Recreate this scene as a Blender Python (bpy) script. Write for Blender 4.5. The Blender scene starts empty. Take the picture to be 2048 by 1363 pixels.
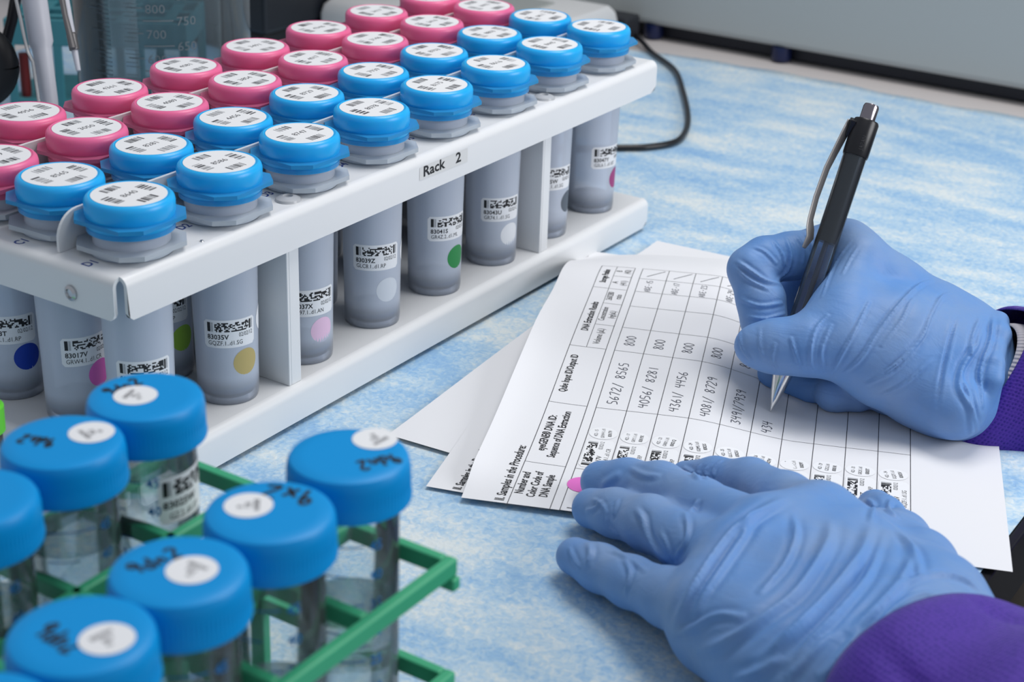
import bpy, math, random
import numpy as np
from mathutils import Vector, Matrix
from mathutils.bvhtree import BVHTree
random.seed(7)
SC = bpy.context.scene
COL = SC.collection
MM = 0.001
# ------------------------------------------------------------------ camera (millimetres, bench top at z = 0)
CAM = np.array([-434.1, -451.3, 336.6])
ROT = np.array([[0.5478, -0.8360, 0.0305], [-0.3252, -0.2464, -0.9130], [0.7708, 0.4902, -0.4068]])
u0, s0, vt0 = np.linalg.svd(ROT); ROT = u0 @ vt0
FPX, W, H = 3373.57, 2048.0, 1363.0
cd = bpy.data.cameras.new('camera'); cam = bpy.data.objects.new('camera', cd); COL.objects.link(cam)
cd.sensor_width = 36; cd.lens = FPX / W * 36; cd.clip_start = 0.01; cd.clip_end = 50
mw = Matrix(((ROT[0][0], -ROT[1][0], -ROT[2][0], CAM[0] * MM), (ROT[0][1], -ROT[1][1], -ROT[2][1], CAM[1] * MM),
             (ROT[0][2], -ROT[1][2], -ROT[2][2], CAM[2] * MM), (0, 0, 0, 1)))
cam.matrix_world = mw
cd.dof.use_dof = True; cd.dof.focus_distance = 0.735; cd.dof.aperture_fstop = 15
SC.camera = cam
# ------------------------------------------------------------------ world, lights, exposure
SC.view_settings.view_transform = 'Standard'; SC.view_settings.look = 'None'
SC.view_settings.gamma = 1; SC.view_settings.use_curve_mapping = False
SC.view_settings.exposure = 0.0
wd = bpy.data.worlds.new('world'); SC.world = wd; wd.use_nodes = True
wd.node_tree.nodes['Background'].inputs[0].default_value = (0.67, 0.72, 0.80, 1)
wd.node_tree.nodes['Background'].inputs[1].default_value = 0.52

def area(name, loc, target, sx, sy, power, color):
    l = bpy.data.lights.new(name, 'AREA'); l.shape = 'RECTANGLE'; l.size = sx; l.size_y = sy; l.energy = power; l.color = color
    o = bpy.data.objects.new(name, l); COL.objects.link(o); o.location = loc
    o.rotation_euler = (Vector(target) - Vector(loc)).to_track_quat('-Z', 'Y').to_euler()
    return o
area('ceiling_softbox', (0.42, -0.22, 0.95), (0.12, -0.10, 0), 0.55, 0.40, 5.6, (1.0, 0.98, 0.96))
area('side_softbox', (0.50, -1.10, 0.52), (0.15, 0.0, 0.05), 0.6, 0.45, 6.2, (0.97, 0.98, 1.0))
SC.cycles.max_bounces = 14; SC.cycles.transmission_bounces = 12; SC.cycles.transparent_max_bounces = 16
SC.cycles.diffuse_bounces = 3; SC.cycles.glossy_bounces = 4
SC.cycles.caustics_reflective = False; SC.cycles.caustics_refractive = False
SC.cycles.sample_clamp_indirect = 4
SC.cycles.use_denoising = True

def at(px, py, z):
    """point of the bench space seen at a pixel and lying at height z (mm)"""
    d = ROT.T @ np.array([(px - W / 2) / FPX, (py - H / 2) / FPX, 1.0])
    return CAM + (z - CAM[2]) / d[2] * d

def at_depth(px, py, dep):
    return CAM + dep * (ROT.T @ np.array([(px - W / 2) / FPX, (py - H / 2) / FPX, 1.0]))
# ------------------------------------------------------------------ materials
MATS = {}
def S(h):
    """sRGB hex to linear"""
    c = [int(h[i:i + 2], 16) / 255 for i in (0, 2, 4)]
    return tuple((x / 12.92 if x <= 0.04045 else ((x + 0.055) / 1.055) ** 2.4) for x in c) + (1,)

def pmat(name, col, rough=0.5, metal=0.0, bump=None, ior=1.45, coat=0.0, trans=0.0, sss=0.0, sheen=0.0, spec=0.5, sss_scale=0.003):
    if name in MATS: return MATS[name]
    m = bpy.data.materials.new(name); m.use_nodes = True; MATS[name] = m
    nt = m.node_tree; b = nt.nodes['Principled BSDF']
    if isinstance(col, str): col = S(col)
    b.inputs['Base Color'].default_value = col
    b.inputs['Roughness'].default_value = rough; b.inputs['Metallic'].default_value = metal
    b.inputs['IOR'].default_value = ior; b.inputs['Coat Weight'].default_value = coat
    b.inputs['Transmission Weight'].default_value = trans
    b.inputs['Specular IOR Level'].default_value = spec
    b.inputs['Sheen Weight'].default_value = sheen
    if sss:
        b.inputs['Subsurface Weight'].default_value = sss
        b.inputs['Subsurface Radius'].default_value = tuple(max(0.05, c) for c in col[:3]); b.inputs['Subsurface Scale'].default_value = sss_scale
    if bump:
        sc, st, dist = bump
        tc = nt.nodes.new('ShaderNodeTexCoord'); n = nt.nodes.new('ShaderNodeTexNoise'); n.inputs['Scale'].default_value = sc; n.inputs['Detail'].default_value = 4
        bp = nt.nodes.new('ShaderNodeBump'); bp.inputs['Strength'].default_value = st; bp.inputs['Distance'].default_value = dist
        nt.links.new(tc.outputs['Object'], n.inputs['Vector']); nt.links.new(n.outputs['Fac'], bp.inputs['Height']); nt.links.new(bp.outputs['Normal'], b.inputs['Normal'])
    return m

def frosted(name, col, alpha, rough=0.35, transl=0.5):
    """milky plastic: part see-through, part diffuse and translucent, with a glossy skin"""
    if name in MATS: return MATS[name]
    m = bpy.data.materials.new(name); m.use_nodes = True; MATS[name] = m
    nt = m.node_tree; nt.nodes.clear(); N = nt.nodes.new; L = nt.links.new
    if isinstance(col, str): col = S(col)
    out = N('ShaderNodeOutputMaterial')
    d = N('ShaderNodeBsdfDiffuse'); d.inputs[0].default_value = col
    t = N('ShaderNodeBsdfTranslucent'); t.inputs[0].default_value = col
    m1 = N('ShaderNodeMixShader'); m1.inputs[0].default_value = transl; L(d.outputs[0], m1.inputs[1]); L(t.outputs[0], m1.inputs[2])
    tr = N('ShaderNodeBsdfTransparent'); tr.inputs[0].default_value = tuple(0.5 + 0.5 * c for c in col[:3]) + (1,)
    m2 = N('ShaderNodeMixShader'); m2.inputs[0].default_value = alpha; L(m1.outputs[0], m2.inputs[1]); L(tr.outputs[0], m2.inputs[2])
    g = N('ShaderNodeBsdfGlossy'); g.inputs['Roughness'].default_value = rough
    fr = N('ShaderNodeFresnel'); fr.inputs[0].default_value = 1.4
    m3 = N('ShaderNodeMixShader'); L(fr.outputs[0], m3.inputs[0]); L(m2.outputs[0], m3.inputs[1]); L(g.outputs[0], m3.inputs[2])
    L(m3.outputs[0], out.inputs[0])
    return m

def clear(name, col=(1, 1, 1, 1), alpha=0.9, rough=0.05):
    """thin clear wall: see-through with a fresnel reflection and a faint tint"""
    if name in MATS: return MATS[name]
    m = bpy.data.materials.new(name); m.use_nodes = True; MATS[name] = m
    nt = m.node_tree; nt.nodes.clear(); N = nt.nodes.new; L = nt.links.new
    out = N('ShaderNodeOutputMaterial')
    tr = N('ShaderNodeBsdfTransparent'); tr.inputs[0].default_value = col
    d = N('ShaderNodeBsdfDiffuse'); d.inputs[0].default_value = (0.55, 0.62, 0.66, 1)
    m1 = N('ShaderNodeMixShader'); m1.inputs[0].default_value = alpha; L(d.outputs[0], m1.inputs[1]); L(tr.outputs[0], m1.inputs[2])
    g = N('ShaderNodeBsdfGlossy'); g.inputs['Roughness'].default_value = rough
    fr = N('ShaderNodeFresnel'); fr.inputs[0].default_value = 1.5
    m3 = N('ShaderNodeMixShader'); L(fr.outputs[0], m3.inputs[0]); L(m1.outputs[0], m3.inputs[1]); L(g.outputs[0], m3.inputs[2])
    L(m3.outputs[0], out.inputs[0])
    return m

M_WHITE = pmat('white_enamel', (0.78, 0.79, 0.80, 1), 0.38, bump=(300, 0.03, 0.0004), coat=0.1)
M_LABEL = pmat('label_paper', (0.83, 0.84, 0.86, 1), 0.55)
M_INK = pmat('black_ink', (0.012, 0.012, 0.014, 1), 0.5)
M_GREYINK = pmat('grey_ink', (0.33, 0.34, 0.36, 1), 0.5)
M_TUBE = frosted('frosted_tube', (0.80, 0.87, 1.0, 1), 0.30, 0.35, 0.18)
def wet_base(m):
    nt = m.node_tree; mx = [n for n in nt.nodes if n.type == 'MIX_SHADER' and abs(n.inputs[0].default_value - 0.30) < 1e-4][0]
    tc = nt.nodes.new('ShaderNodeTexCoord'); sp = nt.nodes.new('ShaderNodeSeparateXYZ'); mr = nt.nodes.new('ShaderNodeMapRange'); mr.interpolation_type = 'SMOOTHSTEP'
    for i, v in ((1, 0.0225), (2, 0.0315), (3, 0.68), (4, 0.30)): mr.inputs[i].default_value = v
    nt.links.new(tc.outputs['Object'], sp.inputs[0]); nt.links.new(sp.outputs[2], mr.inputs[0]); nt.links.new(mr.outputs[0], mx.inputs[0])
wet_base(M_TUBE)      # the plastic is clearer where the sample wets it
M_TFL = frosted('frosted_flange', (0.84, 0.92, 1.0, 1), 0.34, 0.22, 0.2)
M_LIQ = frosted('sample_liquid', (0.05, 0.12, 0.24, 1), 0.05, 0.2, 0.1)
M_BLUECAP = pmat('blue_cap', (0.015, 0.43, 0.88, 1), 0.32, sss=0.35, sss_scale=0.004)
M_PINKCAP = pmat('pink_cap', (0.82, 0.16, 0.34, 1), 0.34, sss=0.35, sss_scale=0.004)
M_BLUEFL = frosted('blue_flange', (0.05, 0.48, 0.95, 1), 0.28, 0.25, 0.25)
M_PINKFL = frosted('pink_flange', (0.88, 0.22, 0.42, 1), 0.28, 0.25, 0.25)
M_BLUETXT = pmat('blue_print', (0.01, 0.045, 0.26, 1), 0.4)
M_SCREWCAP = pmat('screw_cap_blue', (0.0, 0.29, 0.70, 1), 0.38, spec=0.3, bump=(900, 0.05, 0.0003))
M_GREEN = pmat('green_rack', (0.045, 0.40, 0.20, 1), 0.45, bump=(500, 0.08, 0.0003))
M_PAPER = pmat('paper', (0.80, 0.805, 0.83, 1), 0.7, bump=(250, 0.05, 0.0005))
M_STICKER = pmat('sticker_paper', (0.86, 0.87, 0.89, 1), 0.5)
M_LINE = pmat('printed_line', (0.05, 0.05, 0.06, 1), 0.6)
M_PENINK = pmat('handwriting_ink', (0.06, 0.065, 0.09, 1), 0.5)
M_CLEAR = clear('clear_tube', (0.96, 0.98, 0.98, 1), 0.93)
M_STEEL = pmat('steel', (0.55, 0.55, 0.56, 1), 0.25, 1.0)
M_BLACKP = pmat('black_plastic', (0.008, 0.008, 0.011, 1), 0.3)
# ------------------------------------------------------------------ mesh builder
class MB:
    def __init__(s): s.v = []; s.f = []; s.m = []
    def add(s, v, f, mi=0):
        o = len(s.v); s.v.extend([tuple(map(float, p)) for p in v]); s.f.extend([tuple(i + o for i in q) for q in f]); s.m.extend([mi] * len(f))
        return s
    def box(s, a, b, mi=0):
        x0, y0, z0 = a; x1, y1, z1 = b
        v = [(x0, y0, z0), (x1, y0, z0), (x1, y1, z0), (x0, y1, z0), (x0, y0, z1), (x1, y0, z1), (x1, y1, z1), (x0, y1, z1)]
        return s.add(v, [(0, 3, 2, 1), (4, 5, 6, 7), (0, 1, 5, 4), (1, 2, 6, 5), (2, 3, 7, 6), (3, 0, 4, 7)], mi)
    def lathe(s, prof, seg=48, c=(0, 0, 0), mi=0, cap0=True, cap1=True, rfun=None):
        v = []; f = []
        for k, (r, z) in enumerate(prof):
            for i in range(seg):
                a = 2 * math.pi * i / seg
                rr = r * (rfun(k, i) if rfun else 1)
                v.append((c[0] + rr * math.cos(a), c[1] + rr * math.sin(a), c[2] + z))
        for k in range(len(prof) - 1):
            for i in range(seg):
                j = (i + 1) % seg; f.append((k * seg + i, k * seg + j, (k + 1) * seg + j, (k + 1) * seg + i))
        if cap0: f.append(tuple(reversed(range(seg))))
        if cap1: f.append(tuple((len(prof) - 1) * seg + i for i in range(seg)))
        return s.add(v, f, mi)
    def poly(s, pts, z0, z1, mi=0):
        n = len(pts); v = [(x, y, z0) for x, y in pts] + [(x, y, z1) for x, y in pts]
        f = [tuple(reversed(range(n))), tuple(range(n, 2 * n))] + [(i, (i + 1) % n, n + (i + 1) % n, n + i) for i in range(n)]
        return s.add(v, f, mi)
    def tube(s, pts, r, seg=12, mi=0, caps=True):
        pts = [np.array(p, float) for p in pts]; n = len(pts); R = r if hasattr(r, '__len__') else [r] * n
        v = []; f = []; up = None
        for k in range(n):
            t = pts[min(k + 1, n - 1)] - pts[max(k - 1, 0)]; t /= np.linalg.norm(t) + 1e-9
            if up is None: up = np.array([0, 0, 1.0]) if abs(t[2]) < 0.9 else np.array([1.0, 0, 0])
            a = np.cross(t, up); a /= np.linalg.norm(a); b = np.cross(a, t); up = b
            for i in range(seg):
                w = 2 * math.pi * i / seg; v.append(pts[k] + R[k] * (math.cos(w) * a + math.sin(w) * b))
        for k in range(n - 1):
            for i in range(seg):
                j = (i + 1) % seg; f.append((k * seg + i, (k + 1) * seg + i, (k + 1) * seg + j, k * seg + j))
        if caps: f.append(tuple(range(seg))); f.append(tuple(reversed([(n - 1) * seg + i for i in range(seg)])))
        return s.add(v, f, mi)
    def bar(s, a, b, w, h, mi=0):
        """straight bar of rectangular section from a to b (w across, h tall)"""
        a = np.array(a, float); b = np.array(b, float); t = (b - a) / np.linalg.norm(b - a)
        up = np.array([0, 0, 1.0]) if abs(t[2]) < 0.95 else np.array([0, 1.0, 0])
        n = np.cross(t, up); n /= np.linalg.norm(n); m = np.cross(n, t)
        v = [p + n * w / 2 * i + m * h / 2 * j for p in (a, b) for i, j in ((-1, -1), (1, -1), (1, 1), (-1, 1))]
        return s.add(v, [(0, 1, 2, 3), (7, 6, 5, 4), (0, 4, 5, 1), (1, 5, 6, 2), (2, 6, 7, 3), (3, 7, 4, 0)], mi)
    def build(s, name, mats, parent=None, smooth=False, bevel=0, seg=2, loc=None, sharp=35, sub=0):
        me = bpy.data.meshes.new(name)
        o3 = np.array(loc if loc is not None else (0, 0, 0), float)
        me.from_pydata([((p[0] - o3[0]) * MM, (p[1] - o3[1]) * MM, (p[2] - o3[2]) * MM) for p in s.v], [], s.f)
        if not isinstance(mats, (list, tuple)): mats = [mats]
        for m in mats: me.materials.append(m)
        if len(mats) > 1: me.polygons.foreach_set('material_index', s.m)
        if smooth:
            me.polygons.foreach_set('use_smooth', [True] * len(me.polygons))
            try: me.set_sharp_from_angle(angle=math.radians(sharp))
            except Exception: pass
        me.update()
        o = bpy.data.objects.new(name, me); COL.objects.link(o)
        if loc is not None: o.location = tuple(c * MM for c in o3)
        if parent: o.parent = parent
        if bevel:
            b = o.modifiers.new('bevel', 'BEVEL'); b.width = bevel * MM; b.segments = seg; b.limit_method = 'ANGLE'; b.angle_limit = math.radians(40)
            if smooth: pass
        if sub:
            q = o.modifiers.new('sub', 'SUBSURF'); q.levels = sub; q.render_levels = sub
        return o

def thing(name, label, cat, loc=(0, 0, 0), group=None):
    o = bpy.data.objects.new(name, None); COL.objects.link(o); o.empty_display_size = 0.01
    o.location = tuple(c * MM for c in loc); o['label'] = label; o['category'] = cat
    if group: o['group'] = group
    return o
def tag(o, label, cat, group=None):
    o['label'] = label; o['category'] = cat
    if group: o['group'] = group
    return o
# ------------------------------------------------------------------ lettering: glyph cache of the built-in font, and hand strokes
CHARS = sorted(set('0123456789ABCDEFGHIJKLMNOPQRSTUVWXYZabcdefghijklmnopqrstuvwxyz.,:/()-\u00b5\u00ae'))
GLY = {}
def make_glyphs():
    tmp = []
    for bold in (0, 1):
        for ch in CHARS:
            for k, body in enumerate((ch, ch + '|', '|')):
                if k == 2 and ch != CHARS[0]: continue
                c = bpy.data.curves.new('t', 'FONT'); c.body = body; c.size = 1; c.resolution_u = 2
                if bold: c.offset = 0.022
                o = bpy.data.objects.new('t', c); COL.objects.link(o); tmp.append((bold, ch, k, o, c))
    bpy.context.view_layer.update(); dg = bpy.context.evaluated_depsgraph_get()
    ext = {}
    for bold, ch, k, o, c in tmp:
        e = o.evaluated_get(dg); me = e.to_mesh()
        n = len(me.vertices); co = np.zeros(n * 3); me.vertices.foreach_get('co', co); co = co.reshape(-1, 3)
        if k == 0: GLY[(bold, ch)] = [co[:, :2].copy(), [tuple(p.vertices) for p in me.polygons], 0.5]
        ext[(bold, ch, k)] = co[:, 0].max() if n else 0
        e.to_mesh_clear()
    for bold in (0, 1):
        for ch in CHARS: GLY[(bold, ch)][2] = ext[(bold, ch, 1)] - ext[(bold, CHARS[0], 2)]
    for bold, ch, k, o, c in tmp: bpy.data.objects.remove(o); bpy.data.curves.remove(c)
make_glyphs()

def text(mb, s, x, y, size, fn, bold=0, sx=1.0, align=0, mi=1, space=0.28):
    """lay out text in a 2D frame, fn maps (x, y) of the frame to space"""
    adv = [GLY[(bold, c)][2] if c != ' ' else space for c in s]
    w = sum(adv) * size * sx; x0 = x - w * align
    for c, a in zip(s, adv):
        if c != ' ':
            co, fs, _ = GLY[(bold, c)]
            mb.add([fn(x0 + p[0] * size * sx, y + p[1] * size) for p in co], fs, mi)
        x0 += a * size * sx
    return w
ST = {'0': [[(.5, 1), (.1, .7), (.1, .3), (.5, 0), (.9, .3), (.9, .7), (.5, 1)]], '1': [[(.5, 1), (.45, 0)]],
      '2': [[(.1, .8), (.5, 1), (.85, .75), (.1, 0), (.9, .05)]], '3': [[(.1, .95), (.8, .9), (.4, .55), (.85, .3), (.5, 0), (.1, .1)]],
      '4': [[(.2, 1), (.1, .5), (.9, .55)], [(.8, 1), (.7, 0)]], '5': [[(.85, 1), (.3, 1), (.2, .6), (.8, .5), (.75, .1), (.1, 0)]],
      '6': [[(.7, 1), (.15, .4), (.35, 0), (.8, .15), (.7, .45), (.2, .35)]], '7': [[(.1, .95), (.9, 1), (.4, 0)]],
      '8': [[(.8, .85), (.4, 1), (.2, .75), (.8, .3), (.5, 0), (.15, .25), (.85, .8)]], '9': [[(.8, .7), (.4, .55), (.2, .8), (.6, 1), (.85, .7), (.7, 0)]],
      '/': [[(.9, 1.15), (.1, -.15)]], '-': [[(.2, .45), (.8, .5)]], 'A': [[(.1, 0), (.5, 1), (.85, 0)], [(.25, .4), (.75, .4)]],
      'B': [[(.15, 0), (.15, 1), (.7, .85), (.2, .55), (.8, .25), (.15, 0)]], 'E': [[(.85, 1), (.2, .95), (.15, 0), (.85, .05)], [(.2, .5), (.7, .5)]],
      'Q': [[(.5, 1), (.1, .7), (.1, .3), (.5, 0), (.9, .3), (.9, .7), (.5, 1)], [(.6, .2), (1, -.1)]], 'x': [[(.1, .6), (.8, 0)], [(.8, .6), (.1, 0)]],
      'd': [[(.8, 1), (.8, 0)], [(.8, .4), (.3, .5), (.1, .2), (.4, 0), (.8, .2)]], 'n': [[(.1, 0), (.15, .5), (.6, .5), (.75, 0)]],
      'b': [[(.15, 1), (.15, 0), (.7, .05), (.8, .4), (.2, .5)]], 'i': [[(.4, .55), (.4, 0)]], 't': [[(.4, .9), (.4, 0)], [(.1, .55), (.8, .55)]], '\\': [[(.0, 1), (1, 0)]]}

def stroke(mb, pts, w, fn, mi=0):
    pts = [np.array(p, float) for p in pts]; L = []; R = []
    for k in range(len(pts)):
        t = pts[min(k + 1, len(pts) - 1)] - pts[max(k - 1, 0)]; t /= np.linalg.norm(t) + 1e-9; n = np.array([-t[1], t[0]]) * w / 2
        L.append(pts[k] + n); R.append(pts[k] - n)
    n = len(pts); mb.add([fn(*p) for p in L] + [fn(*p) for p in R], [(i, n + i, n + i + 1, i + 1) for i in range(n - 1)], mi)

def smooth_line(pts, k=4):
    pts = [np.array(p, float) for p in pts]
    if len(pts) < 3: return [pts[0] + (pts[-1] - pts[0]) * i / 4 for i in range(5)]
    o = []
    P = [2 * pts[0] - pts[1]] + pts + [2 * pts[-1] - pts[-2]]
    for i in range(1, len(P) - 2):
        for j in range(k):
            t = j / k; a, b, c, d = P[i - 1], P[i], P[i + 1], P[i + 2]
            o.append(.5 * ((2 * b) + (-a + c) * t + (2 * a - 5 * b + 4 * c - d) * t * t + (-a + 3 * b - 3 * c + d) * t ** 3))
    o.append(pts[-1]); return o

def hand(mb, s, x, y, h, w, fn, mi=0, cw=0.62, rnd=random):
    for c in s:
        if c != ' ':
            for st in ST[c]:
                q = [(x + (a + rnd.uniform(-.05, .05)) * h * cw * .8, y + (b + rnd.uniform(-.04, .04)) * h) for a, b in st]
                stroke(mb, smooth_line(q), w, fn, mi)
        x += h * cw * (0.95 if c != '1' else 0.6)

def rects(mb, rs, fn, mi=1, nx=1):
    for x0, y0, x1, y1 in rs:
        n = max(1, int(nx * (x1 - x0))) if nx > 1 else 1
        for k in range(n):
            a = x0 + (x1 - x0) * k / n; b = x0 + (x1 - x0) * (k + 1) / n
            mb.add([fn(a, y0), fn(b, y0), fn(b, y1), fn(a, y1)], [(0, 1, 2, 3)], mi)

def stacked_code(x0, y0, w, h, rnd, rows=9):
    rs = []; gs = []
    rs.append((x0, y0, x0 + w * .07, y0 + h)); rs.append((x0 + w * .90, y0, x0 + w * .945, y0 + h))
    for k in range(3): gs.append((x0 + w * (.085 + .015 * k), y0, x0 + w * (.094 + .015 * k), y0 + h)); gs.append((x0 + w * (.955 + .015 * k), y0, x0 + w * (.963 + .015 * k), y0 + h))
    n = 26
    for r in range(rows):
        k = 0
        while k < n:
            L = rnd.choice((1, 1, 2)); 
            if rnd.random() < .52: rs.append((x0 + w * (.16 + .73 * k / n), y0 + h * r / rows, x0 + w * (.16 + .73 * min(k + L, n) / n), y0 + h * (r + 1) / rows))
            k += L
    return rs, gs
# ------------------------------------------------------------------ setting: floor, back wall, bench
def wood_floor():
    m = bpy.data.materials.new('dark_floor'); m.use_nodes = True; nt = m.node_tree; b = nt.nodes['Principled BSDF']
    tc = nt.nodes.new('ShaderNodeTexCoord'); n = nt.nodes.new('ShaderNodeTexNoise'); n.inputs['Scale'].default_value = 25; n.inputs['Detail'].default_value = 5
    r = nt.nodes.new('ShaderNodeValToRGB'); r.color_ramp.elements[0].color = (0.16, 0.125, 0.09, 1); r.color_ramp.elements[1].color = (0.24, 0.19, 0.15, 1)
    nt.links.new(tc.outputs['Object'], n.inputs['Vector']); nt.links.new(n.outputs['Fac'], r.inputs[0]); nt.links.new(r.outputs[0], b.inputs['Base Color'])
    b.inputs['Roughness'].default_value = 0.6
    return m
M_FLOOR = wood_floor()
fl = MB().box((-2500, -2500, -905), (2600, 2200, -902)).build('floor', pmat('floor_grout', (0.09, 0.075, 0.06, 1), 0.8)); fl['kind'] = 'structure'
tile_me = None
for i in range(7):
    for j in range(6):
        x0 = -300 + i * 306; y0 = -2100 + j * 306
        if tile_me is None:
            t = MB().box((0, 0, 0), (303, 303, 3)).build('floor_tile', M_FLOOR, fl, bevel=1); tile_me = t.data
        else:
            t = bpy.data.objects.new('floor_tile', tile_me); COL.objects.link(t); t.parent = fl
        t.location = (x0 * MM, y0 * MM, -0.902)
wb = MB().box((1500, -2500, -905), (1520, 2200, 1500)).build('wall_back', pmat('wall_paint', (0.35, 0.37, 0.38, 1), 0.8)); wb['kind'] = 'structure'
bench = thing('lab_bench', 'off-white laboratory bench top with black front edge, under the blue pad', 'bench', (300, 300, -30))
MB().box((-900, -306, -30), (1490, 1100, -1.2)).build('bench_top', pmat('bench_laminate', (0.62, 0.58, 0.57, 1), 0.5, bump=(60, 0.05, 0.001)), None, bevel=1.5).parent = bench
MB().box((-900, -311, -32), (1490, -306.05, -1.0)).build('edge_trim', M_BLACKP, bench, bevel=0.8)
MB().box((-880, -270, -900), (1480, 1080, -30.2)).build('cabinet', pmat('bench_cabinet', (0.10, 0.085, 0.07, 1), 0.6), bench)
for c in bench.children: c.matrix_parent_inverse = Matrix.Translation((-0.3, -0.3, 0.03))

def pad_material():
    m = bpy.data.materials.new('absorbent_pad'); m.use_nodes = True; nt = m.node_tree; N = nt.nodes.new; L = nt.links.new
    b = nt.nodes['Principled BSDF']; b.inputs['Roughness'].default_value = 0.75; b.inputs['Specular IOR Level'].default_value = 0.2
    tc = N('ShaderNodeTexCoord')
    mp = N('ShaderNodeMapping'); mp.inputs['Rotation'].default_value = (0, 0, math.radians(57)); mp.inputs['Scale'].default_value = (1, 0.42, 1)
    n1 = N('ShaderNodeTexNoise'); n1.inputs['Scale'].default_value = 26; n1.inputs['Detail'].default_value = 5; n1.inputs['Roughness'].default_value = 0.62; n1.inputs['Distortion'].default_value = 0.0
    n2 = N('ShaderNodeTexNoise'); n2.inputs['Scale'].default_value = 330; n2.inputs['Detail'].default_value = 4; n2.inputs['Distortion'].default_value = 0.8
    L(tc.outputs['Object'], mp.inputs[0]); L(mp.outputs[0], n1.inputs['Vector']); L(tc.outputs['Object'], n2.inputs['Vector'])
    mx = N('ShaderNodeMath'); mx.operation = 'MULTIPLY_ADD'; mx.inputs[1].default_value = 0.42; L(n2.outputs['Fac'], mx.inputs[0]); 
    m2 = N('ShaderNodeMath'); m2.operation = 'MULTIPLY'; m2.inputs[1].default_value = 0.75; L(n1.outputs['Fac'], m2.inputs[0]); L(m2.outputs[0], mx.inputs[2])
    r = N('ShaderNodeValToRGB'); e = r.color_ramp.elements
    e[0].position = 0.38; e[0].color = S('86b0dc'); e[1].position = 0.72; e[1].color = S('dbe3e4')
    k = e.new(0.50); k.color = S('9bc0e0'); k = e.new(0.59); k.color = S('b6d0e3')
    L(mx.outputs[0], r.inputs[0]); L(r.outputs[0], b.inputs['Base Color'])
    w = N('ShaderNodeTexVoronoi'); w.inputs['Scale'].default_value = 420; L(tc.outputs['Object'], w.inputs['Vector'])
    ad = N('ShaderNodeMath'); ad.operation = 'ADD'; L(w.outputs['Distance'], ad.inputs[0]); L(n2.outputs['Fac'], ad.inputs[1])
    bp = N('ShaderNodeBump'); bp.inputs['Strength'].default_value = 0.35; bp.inputs['Distance'].default_value = 0.0006; L(ad.outputs[0], bp.inputs['Height']); L(bp.outputs[0], b.inputs['Normal'])
    return m
mb = MB(); nx, ny = 120, 80
X0, X1, Y0, Y1 = -560, 757, -307.0, 560
def padz(x, y):
    e = min(X1 - x, x - X0, Y1 - y, y - Y0)
    return -0.75 + 0.35 * math.sin(x * .021 + 1.3 * math.sin(y * .013)) * math.sin(y * .027 + x * .004) * min(1, e / 60) + 0.9 * math.exp(-max(0, e) / 8)
vv = []
for j in range(ny + 1):
    for i in range(nx + 1):
        x = X0 + (X1 - X0) * i / nx; y = Y0 + (Y1 - Y0) * j / ny
        if i == nx: x += 2.5 * math.sin(y * .03) + 1.5 * math.sin(y * .11)
        if i == nx and y > 165: x -= (y - 165) * .55
        vv.append((x, y, padz(min(x, X1), y)))
mb.add(vv, [(j * (nx + 1) + i, j * (nx + 1) + i + 1, (j + 1) * (nx + 1) + i + 1, (j + 1) * (nx + 1) + i) for j in range(ny) for i in range(nx)])
pad = mb.build('absorbent_bench_pad', pad_material(), smooth=True)
sm = pad.modifiers.new('thick', 'SOLIDIFY'); sm.thickness = 0.0004; sm.offset = -1
tag(pad, 'blue mottled absorbent paper pad covering the whole bench top', 'bench pad')

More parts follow.
